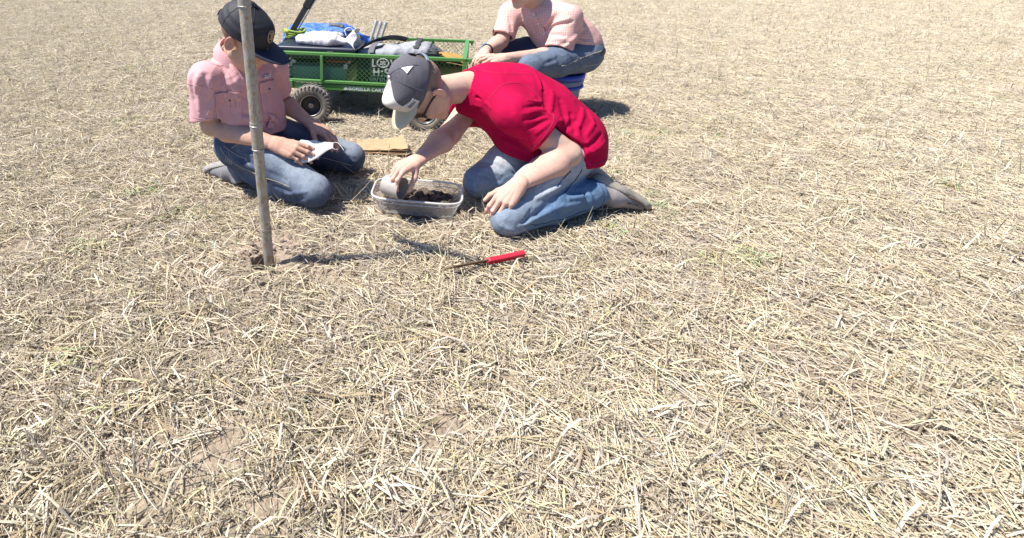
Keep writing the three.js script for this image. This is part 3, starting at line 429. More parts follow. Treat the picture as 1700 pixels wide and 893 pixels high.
  // shoes: toes on the ground, soles up and back
  const S = shoeShape(0.28), suede = M([0.33, 0.29, 0.27], 0.85, { map: weave(10, 0.3, 51) }), soleM = M([0.36, 0.32, 0.26], 0.8, { map: weave(12, 0.3, 53) }), mid = M([0.17, 0.115, 0.075], 0.8);
  for (const [o, toe, u, k] of [[[0.94, 0.148, -2.0], [0.86, -0.5, 0.05], [-0.42, -0.86, 0.3], 0], [[0.9, 0.14, -2.2], [0.9, -0.44, -0.1], [-0.42, -0.9, -0.1], 1]]) {
    const F = frame(o, u, toe), ext = bounds([[-0.06, -0.03, -0.02], [0.06, 0.16, 0.31], [0.06, -0.03, 0.31], [-0.06, 0.16, -0.02], [0.06, 0.16, -0.02], [-0.06, -0.03, 0.31], [-0.06, 0.16, 0.31], [0.06, -0.03, -0.02]].map(F.to), 0);
    const sh = part('shoe', boxUV(mesher(F.sdf(S.upper), ...ext, 0.005)), suede, man); part('sole', boxUV(mesher(F.sdf(S.sole), ...ext, 0.0042)), soleM, sh);
    part('welt', tube(Array.from({ length: 25 }, (_, i) => { const t = i / 24 * Math.PI * 2, z = 0.1385 - 0.142 * Math.cos(t), w = 0.036 + 0.009 * sst(0.08, 0.2, z); return F.to([Math.sin(t) * w * 1.02 - 0.004, 0.027 + 0.02 * sst(0.18, 0.29, z), z]); }), 0.0042, 60, 6, true), mid, sh);
    if (!k) { const dark = M([0.02, 0.018, 0.018], 0.6); for (const [z, y, r] of [[0.165, 0.052, 0.4], [0.18, 0.046, 1.2], [0.197, 0.047, 0.3], [0.212, 0.042, 1.3]]) part('logo', box(0.0035, 0.006, 0.017, 0, 0, 0, 0.0012).rotateX(r).translate(0.0375 + 0.002, y, z).applyMatrix4(F.mat), dark, sh); }
  }
  // cap: white front, grey mesh back, tan brim
  const capN = part('cap', sheet((u, v) => crownPoint(0.72 + u * (Math.PI * 2 - 1.44), 0.03 + v * (0.97 - 0.36 * Math.exp(-(((u - 0.5) / 0.085) ** 4))), H, [0.088, 0.108], 0.108, 0.056, 0.1), 72, 20, 0.003), M([0.115, 0.108, 0.122], 0.9, { map: texture(128, (u, v) => { const t = 0.6 + 0.5 * (0.5 + 0.5 * Math.sin(u * 6.283 * 34)) * (0.5 + 0.5 * Math.sin(v * 6.283 * 34)) + 0.3 * tnoise(u, v, 8, 61); return [t, t, t]; }, 3) }), man);
  part('front_panel', sheet((u, v) => crownPoint(-0.74 + u * 1.48, 0.02 + v * 0.98, H, [0.0895, 0.1095], 0.109, 0.056, 0.1), 32, 20, 0.0035), M([0.66, 0.62, 0.54], 0.85, { map: weave(2, 0.25, 63) }), capN);
  part('brim', brimGeo(H, 0.078, 0.02, 0.084, 0.078, -0.06), M([0.5, 0.43, 0.3], 0.85, { map: weave(2, 0.2, 65) }), capN);
  part('button', new THREE.SphereGeometry(0.0075, 12, 8).scale(1, 0.6, 1).translate(0, 0.168, -0.01).applyMatrix4(H.mat), M([0.7, 0.67, 0.6], 0.8), capN);
  part('strap', sheet((u, v) => crownPoint(Math.PI - 0.5 + u, 0.985 + 0.09 * (v - 0.5), H, [0.0895, 0.1095], 0.108, 0.056, 0.1), 16, 3, 0.003), M([0.22, 0.25, 0.29], 0.7), capN);
  for (const a of [0.76, 1.55, 2.4]) part('seam', tube(Array.from({ length: 14 }, (_, i) => crownPoint(a, 0.04 + i / 13 * (a > 2 ? 0.7 : 0.95), H, [0.0902, 0.1102], 0.1095, 0.056, 0.1)), 0.0012, 26, 5), M([0.1, 0.095, 0.12], 0.9), capN);
  const onCap = (a, v, da, dv, n = 6, off = 0.003) => sheet((s, t) => { const p = crownPoint(a + (s - 0.5) * da, v + (t - 0.5) * dv, H, [0.088 + off, 0.108 + off], 0.108 + off, 0.056, 0.1); return p; }, n, n, 0.0016);
  const lab = part('label', onCap(0.98, 0.86, 0.44, 0.13), M([0.5, 0.5, 0.5], 0.8), capN); lab.geometry.rotateX(0);
  for (let i = 0; i < 5; i++) part('lettering', onCap(0.84 + i * 0.065, 0.86, 0.03, 0.04, 3, 0.0045), M([0.05, 0.05, 0.055], 0.8), lab);
  part('patch', sheet((s, t) => crownPoint(2.35 - t * 0.32, 0.5 + (s - 0.5) * 0.26 * (1 - t * 0.96), H, [0.0915, 0.1115], 0.111, 0.056, 0.1), 8, 8, 0.0018), M([0.74, 0.73, 0.72], 0.8), capN);
  part('hair', sheet((u, v) => H.to([Math.sin(lerp(-0.55, 0.55, u)) * 0.078, 0.055 + 0.05 * v, -0.012 - Math.cos(lerp(-0.55, 0.55, u)) * Math.sqrt(1 - ((0.01 + 0.05 * v) / 0.085) ** 2) * (0.098 + 0.004 * noise(u * 40, v * 30, 2))]), 24, 10, 0.006), M([0.17, 0.11, 0.075], 0.9, { bumpMap: skinBump, bumpScale: 0.004 }), man);
  // sunglasses: dark temples from the ears to the lens
  const gl = part('sunglasses', [tube([[0.082, 0.012, -0.005], [0.081, 0.022, 0.03], [0.073, 0.022, 0.075], [0.066, 0.02, 0.088]].map(H.to), 0.0046, 20, 6), tube([[-0.082, 0.012, -0.005], [-0.081, 0.022, 0.03], [-0.073, 0.022, 0.075], [-0.066, 0.02, 0.088]].map(H.to), 0.0046, 20, 6), tube([[-0.066, 0.022, 0.088], [-0.03, 0.026, 0.103], [0, 0.024, 0.106], [0.03, 0.026, 0.103], [0.066, 0.022, 0.088]].map(H.to), 0.003, 24, 6)], M([0.012, 0.011, 0.011], 0.3), man);
  for (const s of [-1, 1]) part('lens', sheet((u, v) => { const a = lerp(0.1, 1.0, u); return H.to([s * (0.008 + 0.058 * u), 0.024 - 0.036 * v * (1 - 0.35 * (2 * u - 1) ** 2), 0.106 - 0.02 * u * u]); }, 10, 8, 0.002), M([0.01, 0.008, 0.008], 0.12), gl);
}

// ------------------------------------------------------------------ person in the pink shirt, sitting on the heels behind the auger
function collarGeo(P, lat, fwd, up, r, open = 0.5, rise = 0.03, fall = 0.045) {   // stand and turned-down leaf round a neck
  const at = (a, rad, h) => [0, 1, 2].map((i) => P[i] + lat[i] * Math.sin(a) * rad * 1.06 + fwd[i] * Math.cos(a) * rad + up[i] * h);
  const A = (u) => lerp(open, Math.PI * 2 - open, u), fr = (u) => 0.5 + 0.5 * Math.cos(A(u));
  return [sheet((u, v) => at(A(u), r + 0.003 * v, rise * v - fr(u) * 0.02), 40, 4, 0.003),
    sheet((u, v) => { const f = fr(u) ** 3; return at(lerp(A(u), Math.PI + (A(u) - Math.PI) * (1 - 0.12 * v * f), 1), r + 0.004 + (0.014 + 0.03 * f) * v ** 1.2 + 0.006 * Math.sin(v * 3.1), rise - fr(u) * 0.02 - (fall * (0.75 + 0.55 * f)) * v); }, 48, 8, 0.003)];
}
{
  const hipR = [-0.53, 0.19, -2.215], hipL = [-0.448, 0.19, -2.36], kneR = [-0.192, 0.075, -1.995], kneL = [-0.052, 0.085, -2.325], ankR = [-0.53, 0.072, -2.25], ankL = [-0.43, 0.072, -2.45];
  const c7 = [-0.53, 0.602, -2.235], shR = [-0.622, 0.505, -2.125], shL = [-0.39, 0.515, -2.32], elR = [-0.628, 0.303, -2.14], wrR = [-0.35, 0.256, -2.06], elL = [-0.385, 0.345, -2.41], wrL = [-0.225, 0.262, -2.3];
  const lat = nrm([0.77, 0.02, -0.64]), fwd = nrm([0.64, 0, 0.77]), upv = nrm([0.18, 0.96, 0.1]);
  const H = frame([-0.464, 0.66, -2.15], [0.42, 0.82, 0.22], [0.84, -0.5, 0.26], 1.06);
  const FR = handFrame(wrR, [0.92, -0.16, 0.32], [-0.02, 0.72, 0.7], true), FL = handFrame(wrL, [0.8, -0.3, 0.5], [0.15, 0.95, 0.05], false);
  const handR = handShape({ bend: [[14, 22, 10], [18, 20, 8], [22, 26, 10], [28, 30, 14]], spread: [5, 1, -2, -5], thumb: [[0.5, 0.7, -0.6], [0.15, 0.9, -0.4], [0.05, 0.95, -0.25]] });
  const handL = handShape({ bend: [[16, 24, 14], [18, 26, 14], [20, 28, 14], [22, 30, 16]], spread: [9, 2, -4, -11], thumb: [[0.65, 0.72, -0.25], [0.5, 0.82, -0.28], [0.35, 0.88, -0.32]] });
  const neck = cap([-0.47, 0.655, -2.165], [-0.525, 0.57, -2.22], 0.054, 0.06);
  const trunk = join(0.05, cap([-0.52, 0.54, -2.225], [-0.5, 0.45, -2.23], 0.055, 0.08, lat, 1.4), cap([-0.5, 0.45, -2.23], [-0.49, 0.24, -2.27], 0.08, 0.09, lat, 1.3), cap([-0.52, 0.52, -2.225], shR, 0.045, 0.042), cap([-0.52, 0.52, -2.225], shL, 0.045, 0.042));
  const armOf = (s, e, w, X) => { const m = [0, 1, 2].map((i) => lerp(e[i], w[i], 0.28)); return join(0.02, cap(s, e, 0.045, 0.037), cap(e, m, 0.036, 0.042), cap(m, w, 0.037, 0.0205, X, 1.32)); };
  const aR = armOf(shR, elR, wrR, FR.X), aL = armOf(shL, elL, wrL, FL.X);
  const skin = (x, y, z) => smin(smin(trunk(x, y, z), neck(x, y, z), 0.03), Math.min(aL(x, y, z), aR(x, y, z)), 0.02); skin.neck = neck;
  const man = body('person', 'person in pink shirt and black cap sitting on heels behind the upright pole', skin, ...bounds([c7, shL, shR, elL, wrL, elR, wrR, hipL, hipR, [-0.45, 0.7, -2.14]], 0.1), H, [[FR, handR], [FL, handL]], [0.5, 0.315, 0.225],
    (p, q) => { if (q[1] > -0.04 && (q[2] < -0.03 + 0.2 * q[1] || (q[1] > 0.045 && q[2] < 0.06)) && q[1] > -0.075 - q[2] * 0.5 && !(Math.abs(q[0]) > 0.0785 && q[2] > -0.04)) { const t = sst(-0.06, 0.01, q[1] + 0.012 * noise(q[0] * 90, q[1] * 90, q[2] * 90)) * (0.8 + 0.2 * noise(q[0] * 260, q[1] * 160, q[2] * 260)); return [lerp(0.46, 0.11, t), lerp(0.28, 0.06, t), lerp(0.2, 0.035, t)]; } return null; });
  // jeans
  const thigh = (h, k) => { const m = [0, 1, 2].map((i) => lerp(h[i], k[i], 0.5) + (i === 1 ? 0.012 : 0)); return join(0.04, cap(h, m, 0.1, 0.084), cap(m, k, 0.084, 0.068)); };
  const legs = join(0.035, thigh(hipR, kneR), thigh(hipL, kneL), cap([-0.535, 0.19, -2.25], [-0.47, 0.19, -2.37], 0.115, 0.112));
  const sh1 = join(0.02, cap(kneR, [-0.36, 0.068, -2.1], 0.066, 0.072), cap([-0.36, 0.068, -2.1], ankR, 0.072, 0.056)), sh2 = join(0.02, cap(kneL, [-0.25, 0.068, -2.4], 0.066, 0.07), cap([-0.25, 0.068, -2.4], ankL, 0.07, 0.056));
  const eR = side([-0.545, 0.07, -2.26], [-0.8, 0, -0.6]), holR = cap([-0.5, 0.072, -2.225], [-0.65, 0.06, -2.34], 0.045);
  let jeans = (x, y, z) => { let s = smax(sh1(x, y, z), eR(x, y, z), 0.006); s = smax(s, -holR(x, y, z), 0.004); return smin(legs(x, y, z), Math.min(s, sh2(x, y, z)), 0.014); };
  const J = [[[-0.354,0.089,-2.009], [-0.259,0.076,-1.952], 0.008, -0.007], [[-0.305,0.067,-1.982], [-0.218,0.098,-1.934], 0.007, 0.006], [[-0.322,0.033,-2.006], [-0.227,0.07,-1.933], 0.007, -0.006], [[-0.541,0.205,-2.11], [-0.467,0.189,-2.071], 0.008, -0.006], [[-0.514,0.197,-2.096], [-0.429,0.204,-2.058], 0.008, 0.006], [[-0.523,0.178,-2.097], [-0.445,0.17,-2.051], 0.008, -0.006], [[-0.503,0.155,-2.088], [-0.417,0.153,-2.029], 0.008, 0.005], [[-0.39,0.151,-2.015], [-0.301,0.127,-1.979], 0.01, -0.004], [[-0.191,0.136,-1.959], [-0.143,0.094,-1.947], 0.012, -0.004], [[-0.375,0.239,-2.281], [-0.296,0.22,-2.279], 0.009, -0.006], [[-0.162,0.17,-2.273], [-0.068,0.141,-2.275], 0.01, -0.005], [[-0.149,0.119,-2.257], [-0.027,0.103,-2.261], 0.009, -0.006], [[-0.268,0.191,-2.258], [-0.162,0.159,-2.266], 0.01, -0.005]];
  jeans = folded(jeans, J, 0.003, [0.8, 1.3, 1], 12);
  const ax = cap(hipR, kneR, 0), ax2 = cap(hipL, kneL, 0);
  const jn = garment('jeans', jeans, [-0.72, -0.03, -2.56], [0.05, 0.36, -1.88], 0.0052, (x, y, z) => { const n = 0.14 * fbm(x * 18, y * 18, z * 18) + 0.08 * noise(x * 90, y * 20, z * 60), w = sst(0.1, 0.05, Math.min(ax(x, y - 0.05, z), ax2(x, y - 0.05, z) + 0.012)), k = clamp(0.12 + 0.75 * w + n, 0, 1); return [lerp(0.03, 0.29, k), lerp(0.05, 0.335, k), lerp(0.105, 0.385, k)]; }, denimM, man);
  for (const pts of [[[-0.595, 0.212, -2.136], [-0.579, 0.183, -2.125], [-0.552, 0.157, -2.116], [-0.495, 0.132, -2.091], [-0.42, 0.124, -2.033], [-0.289, 0.105, -1.97]], [[-0.577, 0.218, -2.127], [-0.522, 0.191, -2.098], [-0.492, 0.179, -2.081], [-0.459, 0.166, -2.06]], [[-0.544, 0.215, -2.113], [-0.504, 0.237, -2.112]], [[-0.25, 0.11, -2.25], [-0.176, 0.112, -2.258], [-0.109, 0.095, -2.257], [-0.041, 0.075, -2.255]]]) part('seam', seam(jeans, pts, 0.0011), threadM, jn);
  for (let i = 0; i < 4; i++) part('bar_tack', seam(jeans, [[-0.572 + 0.009 * i, 0.17 - 0.003 * i, -2.122 + 0.003 * i], [-0.583 + 0.009 * i, 0.142 - 0.003 * i, -2.138 + 0.003 * i]], 0.0011, 8), threadM, jn);
  // shirt
  const st = join(0.06, cap([-0.525, 0.555, -2.228], [-0.51, 0.49, -2.225], 0.058, 0.098, lat, 1.5), cap([-0.51, 0.49, -2.222], [-0.49, 0.34, -2.24], 0.1, 0.108, lat, 1.4), cap([-0.49, 0.34, -2.24], [-0.495, 0.2, -2.27], 0.112, 0.128, lat, 1.28), cap([-0.51, 0.24, -2.27], [-0.53, 0.1, -2.28], 0.13, 0.142, lat, 1.22), cap([-0.575, 0.38, -2.27], [-0.6, 0.14, -2.26], 0.07, 0.085));
  const uR = nrm(elR.map((c, i) => c - shR[i])), uL = nrm(elL.map((c, i) => c - shL[i])), endR = [0, 1, 2].map((i) => shR[i] + uR[i] * 0.165), endL = [0, 1, 2].map((i) => shL[i] + uL[i] * 0.15);
  const sr = join(0.04, cap([-0.55, 0.515, -2.185], shR, 0.055, 0.064), cap(shR, elR, 0.066, 0.082)), sl = join(0.04, cap([-0.47, 0.52, -2.26], shL, 0.055, 0.062), cap(shL, elL, 0.064, 0.072));
  const cR = side(endR, [uR[0] + 0.2, uR[1], uR[2] + 0.2]), cL = side(endL, uL), hR = cap([0, 1, 2].map((i) => lerp(shR[i], elR[i], 0.6)), [0, 1, 2].map((i) => lerp(shR[i], elR[i], 1.4)), 0.058, 0.07), hL = cap([0, 1, 2].map((i) => lerp(shL[i], elL[i], 0.6)), elL, 0.05, 0.058);
  const hem = side([-0.4, 0.255, -2.12], [-0.42, -1, 0.0]), neckHole = cap([-0.45, 0.66, -2.14], [-0.517, 0.575, -2.214], 0.05, 0.06);
  let shirt = (x, y, z) => { const a = smax(st(x, y, z), hem(x, y, z) - 0.012 * Math.sin(x * 40), 0.005); const b = smax(sr(x, y, z), cR(x, y, z), 0.004), c = smax(sl(x, y, z), cL(x, y, z), 0.004); return smax(smin(a, smin(b, c, 0.02), 0.005), -neckHole(x, y, z), 0.005); };
  const T = [[[-0.534,0.58,-2.143], [-0.489,0.514,-2.109], 0.008, 0.007], [[-0.548,0.576,-2.139], [-0.507,0.516,-2.104], 0.008, -0.006], [[-0.544,0.526,-2.102], [-0.526,0.48,-2.09], 0.007, -0.01], [[-0.526,0.48,-2.09], [-0.515,0.412,-2.1], 0.007, -0.012], [[-0.515,0.412,-2.1], [-0.512,0.352,-2.098], 0.007, -0.012], [[-0.626,0.549,-2.064], [-0.649,0.474,-2.057], 0.012, 0.005], [[-0.603,0.539,-2.06], [-0.618,0.468,-2.053], 0.01, -0.005], [[-0.573,0.449,-2.077], [-0.611,0.379,-2.06], 0.008, 0.006], [[-0.559,0.432,-2.092], [-0.588,0.372,-2.068], 0.008, -0.006], [[-0.548,0.413,-2.097], [-0.569,0.362,-2.084], 0.007, 0.005], [[-0.662,0.53,-2.066], [-0.663,0.439,-2.069], 0.01, -0.004], [[-0.639,0.455,-2.057], [-0.643,0.379,-2.06], 0.01, 0.005], [[-0.498,0.376,-2.102], [-0.423,0.351,-2.134], 0.008, -0.007], [[-0.495,0.351,-2.1], [-0.428,0.331,-2.13], 0.01, 0.005], [[-0.493,0.314,-2.102], [-0.406,0.264,-2.154], 0.008, -0.008], [[-0.399,0.447,-2.175], [-0.398,0.36,-2.155], 0.008, -0.008], [[-0.383,0.442,-2.197], [-0.379,0.353,-2.175], 0.009, 0.006], [[-0.375,0.371,-2.186], [-0.345,0.296,-2.237], 0.009, -0.009], [[-0.388,0.356,-2.166], [-0.357,0.288,-2.211], 0.009, 0.008], [[-0.402,0.324,-2.15], [-0.367,0.274,-2.197], 0.008, -0.008], [[-0.369,0.566,-2.271], [-0.373,0.488,-2.218], 0.01, -0.005], [[-0.481,0.491,-2.107], [-0.43,0.456,-2.143], 0.01, -0.004], [[-0.474,0.439,-2.114], [-0.426,0.393,-2.139], 0.01, -0.005], [[-0.5,0.468,-2.099], [-0.498,0.379,-2.102], 0.009, 0.005]];
  shirt = folded(shirt, T, 0.0026, [1, 0.8, 1], 10);
  const sf = shirt; shirt = (x, y, z) => smax(smax(sf(x, y, z), -hR(x, y, z), 0.003), -hL(x, y, z), 0.003);
  const pinkC = (x, y, z) => { const n = 1 + 0.06 * fbm(x * 12, y * 12, z * 12); return [0.64 * n, 0.345 * n, 0.345 * n]; };
  const sm = garment('shirt', shirt, [-0.76, 0.1, -2.5], [-0.28, 0.68, -2.0], 0.0048, pinkC, cottonM, man);
  const pinkThread = M([0.5, 0.25, 0.28], 0.85), pinkM = M([0.64, 0.345, 0.345], 0.85, { map: weave(2, 0.16, 71), bumpMap: clothBump, bumpScale: 0.0006 });
  part('collar', collarGeo([-0.508, 0.604, -2.208], lat, nrm([0.62, -0.42, 0.66]), nrm([0.36, 0.86, 0.32]), 0.066, 0.42, 0.03, 0.062), pinkM, sm);
  part('seam', seam(shirt, [[-0.66, 0.53, -2.2], [-0.68, 0.5, -2.12], [-0.63, 0.5, -2.06], [-0.585, 0.48, -2.07], [-0.57, 0.42, -2.09]], 0.0016, 50), pinkThread, sm);
  part('seam', seam(shirt, [[-0.665, 0.545, -2.17], [-0.6, 0.555, -2.12], [-0.55, 0.57, -2.12]], 0.0016), pinkThread, sm);
  ringSeam(shirt, endR.map((c, i) => c - uR[i] * 0.026), uR, 0.08, pinkThread, sm); ringSeam(shirt, endL.map((c, i) => c - uL[i] * 0.026), uL, 0.07, pinkThread, sm);
  // placket with buttons, chest pockets with flaps
  const onto2 = (p, off) => { const q = onto(shirt, p), g = nrm([0.55, 0.1, 0.83]); return q.map((c, i) => c + g[i] * off); };
  const stripG = (a, b, w, off) => sheet((u, v) => { const p = [0, 1, 2].map((i) => lerp(a[i], b[i], v) + lat[i] * (u - 0.5) * w); return onto2(p, off); }, 6, 36, 0.003);
  part('placket', stripG([-0.44, 0.55, -2.1], [-0.395, 0.27, -2.12], 0.032, 0.0022), pinkM, sm);
  for (const t of [0.12, 0.36, 0.6, 0.84]) part('button', new THREE.SphereGeometry(0.0052, 10, 8).scale(1, 1, 0.5).lookAt(V(0.6, 0.1, 0.8)).translate(...onto2([lerp(-0.44, -0.395, t), lerp(0.55, 0.27, t), -2.1], 0.005)), M([0.42, 0.24, 0.26], 0.4), sm);
  const flap = (c, w, h, off) => sheet((u, v) => onto2([0, 1, 2].map((i) => c[i] + lat[i] * (u - 0.5) * w + (i === 1 ? -h * v * (1 + 0.25 * (0.5 - Math.abs(u - 0.5))) : 0)), off), 12, 10, 0.0028);
  for (const c of [[-0.53, 0.46, -2.09], [-0.37, 0.485, -2.18]]) { const pk = part('pocket', flap([c[0], c[1] - 0.004, c[2]], 0.1, 0.12, 0.0022), pinkM, sm); part('flap', flap(c, 0.104, 0.038, 0.0058), pinkM, pk); part('button', new THREE.SphereGeometry(0.0048, 10, 8).scale(1, 1, 0.5).lookAt(V(0.6, 0.1, 0.8)).translate(...onto2([c[0], c[1] - 0.033, c[2]], 0.009)), M([0.16, 0.09, 0.1], 0.4), pk); }
  const lb = part('label', flap([-0.36, 0.518, -2.17], 0.05, 0.016, 0.0075), M([0.66, 0.62, 0.63], 0.8), sm);
  for (let i = 0; i < 3; i++) part('lettering', flap([-0.377 + 0.0125 * i, 0.513, -2.157 - 0.0105 * i], 0.008, 0.007, 0.0095), M([0.14, 0.12, 0.17], 0.8), lb);
  part('loose_tab', sheet((u, v) => { const p = onto2([lerp(-0.37, -0.345, v) + 0.03 * u, lerp(0.355, 0.275, v), -2.13], 0.006 + 0.012 * Math.sin(v * 3)); return [p[0] + 0.01 * Math.sin(v * 7), p[1], p[2]]; }, 4, 20, 0.003), pinkM, sm);
  // shoes
  const S = shoeShape(0.265), suede = M([0.2, 0.19, 0.19], 0.9, { map: weave(10, 0.3, 73) }), soleM = M([0.34, 0.31, 0.27], 0.85, { map: weave(10, 0.3, 75) });
  for (const [o, toe, u] of [[[-0.535, 0.118, -2.245], [-0.72, -0.3, -0.55], [0.12, -0.9, 0.45]], [[-0.44, 0.12, -2.45], [-0.75, -0.34, -0.5], [0.3, -0.9, 0.1]]]) {
    const F = frame(o, u, toe), ext = bounds([[-0.06, -0.03, -0.02], [0.06, 0.16, 0.31], [0.06, -0.03, 0.31], [-0.06, 0.16, -0.02], [0.06, 0.16, -0.02], [-0.06, -0.03, 0.31], [-0.06, 0.16, 0.31], [0.06, -0.03, -0.02]].map(F.to), 0);
    const sh = part('shoe', boxUV(mesher(F.sdf(S.upper), ...ext, 0.005)), suede, man); part('sole', boxUV(mesher(F.sdf(S.sole), ...ext, 0.0042)), soleM, sh);
  }
  // cap
  const blk = M([0.016, 0.016, 0.021], 0.7, { map: weave(3, 0.3, 77) });
  const W = [0.088, 0.109], cp = (a, v, off = 0) => { const p = crownPoint(a, v, H, [W[0] + off, W[1] + off], 0.105 + off, 0.034, 0.04), q = v > 0.35 ? 0.0015 * Math.sin(v * 34 + 2 * Math.cos(a * 2)) * sst(0.9, 2.2, a) * sst(0.35, 0.7, v) : 0; return p.map((c, i) => c + q * (p[i] - H.o[i]) * 8); };
  const cN = part('cap', sheet((u, v) => cp(u * Math.PI * 2, 0.02 + v * 0.98), 80, 24, 0.003), blk, man);
  part('brim', brimGeo(H, 0.095, 0.012, 0.085, 0.03, 0.02, () => [0.022, 0.026, 0.05]), new THREE.MeshStandardMaterial({ vertexColors: true, roughness: 0.7, map: weave(2, 0.2, 79) }), cN);
  part('button', new THREE.SphereGeometry(0.0075, 12, 8).scale(1, 0.55, 1).translate(0, 0.142, -0.01).applyMatrix4(H.mat), blk, cN);
  for (let i = 0; i < 6; i++) part('seam', tube(Array.from({ length: 14 }, (_, k) => cp(i * Math.PI / 3, 0.04 + k / 13 * 0.95, 0.0016)), 0.0012, 26, 5), blk, cN);
  const gold = M([0.4, 0.33, 0.17], 0.6);
  const em = part('emblem', tube(Array.from({ length: 24 }, (_, i) => { const t = i / 24 * 6.283; return cp(-0.16 + 0.17 * Math.cos(t), 0.76 + 0.11 * Math.sin(t), 0.003); }), 0.0022, 48, 5, true), gold, cN);
  for (const k of [-0.07, 0, 0.07]) part('lettering', tube([cp(-0.16 + k, 0.69, 0.0035), cp(-0.14 + k * 0.6, 0.76, 0.0035), cp(-0.16 + k, 0.83, 0.0035)], 0.0018, 10, 5), gold, em);
  part('strap', sheet((u, v) => cp(Math.PI - 0.45 + 0.9 * u, 0.95 + 0.06 * (v - 0.5), 0.004), 16, 3, 0.003), blk, cN);
}

// ------------------------------------------------------------------ person in the checked shirt, sitting on the blue bucket
{
  const hipN = [1.35, 0.362, -3.29], hipF = [1.3, 0.362, -3.46], kneN = [0.97, 0.345, -3.07], kneF = [0.835, 0.345, -3.5], ankN = [0.99, 0.09, -3.03], ankF = [0.87, 0.09, -3.47];
  const c7 = [1.125, 0.705, -3.44], shN = [1.225, 0.595, -3.262], shF = [0.94, 0.6, -3.465], elN = [1.16, 0.39, -3.19], wrN = [0.83, 0.392, -3.1], elF = [0.868, 0.44, -3.37], wrF = [0.742, 0.405, -3.235];
  const lat = nrm([0.82, 0, 0.57]), fwd = nrm([-0.56, -0.25, 0.8]);
  const H = frame([0.952, 0.785, -3.31], [-0.25, 0.92, 0.28], [-0.72, -0.4, 0.58], 1);
  const FN = handFrame(wrN, [-0.98, -0.02, 0.05], [0.0, 0.85, 0.5], false), FF = handFrame(wrF, [-0.5, -0.25, 0.8], [-0.3, 0.9, 0.3], true);
  const rel = { bend: [[24, 30, 16], [28, 34, 18], [32, 36, 20], [36, 40, 20]] }, hN = handShape(rel), hF = handShape(rel);
  const neck = cap([0.975, 0.735, -3.33], [1.1, 0.665, -3.42], 0.054, 0.062);
  const trunk = join(0.05, cap([1.11, 0.64, -3.41], [1.17, 0.54, -3.39], 0.06, 0.085, lat, 1.4), cap([1.17, 0.54, -3.39], [1.32, 0.38, -3.38], 0.085, 0.1, lat, 1.25), cap([1.1, 0.62, -3.39], shN, 0.05, 0.045), cap([1.1, 0.62, -3.39], shF, 0.05, 0.045));
  const armOf = (s, e, w) => { const m = [0, 1, 2].map((i) => lerp(e[i], w[i], 0.28)); return join(0.02, cap(s, e, 0.05, 0.042), cap(e, m, 0.041, 0.046), cap(m, w, 0.046, 0.028)); };
  const aN = armOf(shN, elN, wrN), aF = armOf(shF, elF, wrF);
  const skin = (x, y, z) => smin(smin(trunk(x, y, z), neck(x, y, z), 0.03), Math.min(aN(x, y, z), aF(x, y, z)), 0.02); skin.neck = neck;
  const man = body('person', 'person in pale red checked shirt sitting on the blue bucket behind the cart', skin, ...bounds([c7, shN, shF, elN, wrN, elF, wrF, hipN, hipF, [0.95, 0.78, -3.3]], 0.11), H, [[FN, hN], [FF, hF]], [0.55, 0.37, 0.28], (p, q) => (q[1] > 0.07 && q[2] < 0.07) || (q[1] > -0.02 && q[2] < -0.02 + 0.3 * q[1] && q[1] > -0.07 - q[2] * 0.5 && Math.abs(q[0]) < 0.0785) ? [0.13, 0.085, 0.05] : null);
  part('hair', mesher(H.sdf((x, y, z) => { const d = egg([0, 0.052, -0.016], [0.083, 0.09, 0.101])(x, y, z) - 0.003 * noise(x * 90, y * 40, z * 90); return smax(d, Math.max(0.02 + 0.75 * z - y, 0), 0.01); }), ...bounds([H.to([-0.12, -0.1, -0.14]), H.to([0.12, 0.17, 0.12]), H.to([-0.12, 0.17, -0.14]), H.to([0.12, -0.1, 0.12])], 0.02), 0.005), M([0.11, 0.07, 0.04], 0.85), man);
  // jeans, belt
  const thigh = (h, k) => { const m = [0, 1, 2].map((i) => lerp(h[i], k[i], 0.5)); return join(0.04, cap(h, m, 0.1, 0.088), cap(m, k, 0.088, 0.07)); };
  const legs = join(0.03, thigh(hipN, kneN), thigh(hipF, kneF), cap([1.375, 0.375, -3.33], [1.35, 0.375, -3.45], 0.118, 0.112));
  const sN = cap(kneN, ankN, 0.068, 0.06), sF = cap(kneF, ankF, 0.068, 0.06), floorN = side([0.99, 0.06, -3.0], [0, -1, 0]);
  let jeans = (x, y, z) => smin(legs(x, y, z), smax(Math.min(sN(x, y, z), sF(x, y, z)), floorN(x, y, z), 0.006), 0.02);
  const J = [[[1.123,0.4,-3.081], [1.144,0.342,-3.072], 0.009, -0.007], [[1.16,0.405,-3.092], [1.192,0.339,-3.088], 0.009, 0.006], [[1.2,0.405,-3.106], [1.245,0.327,-3.123], 0.009, -0.007], [[1.255,0.399,-3.138], [1.302,0.322,-3.16], 0.009, 0.006], [[1.303,0.401,-3.165], [1.343,0.333,-3.178], 0.009, -0.006], [[1.347,0.403,-3.187], [1.38,0.344,-3.194], 0.009, 0.005], [[1.041,0.375,-3.032], [1.122,0.391,-3.075], 0.01, -0.005]];
  jeans = folded(jeans, J, 0.003, [1, 1.3, 1], 12);
  const jn = garment('jeans', jeans, [0.72, 0.04, -3.62], [1.54, 0.52, -2.94], 0.006, (x, y, z) => { const n = 0.16 * fbm(x * 16, y * 16, z * 16), k = clamp(0.5 + n - 0.6 * sst(-3.32, -3.42, z) + (x < 0.83 ? 0.9 : 0), 0, 1); return [lerp(0.035, 0.23, k), lerp(0.055, 0.28, k), lerp(0.11, 0.34, k)]; }, denimM, man);  // shade of the far thigh and sunlight on the far knee painted into the denim
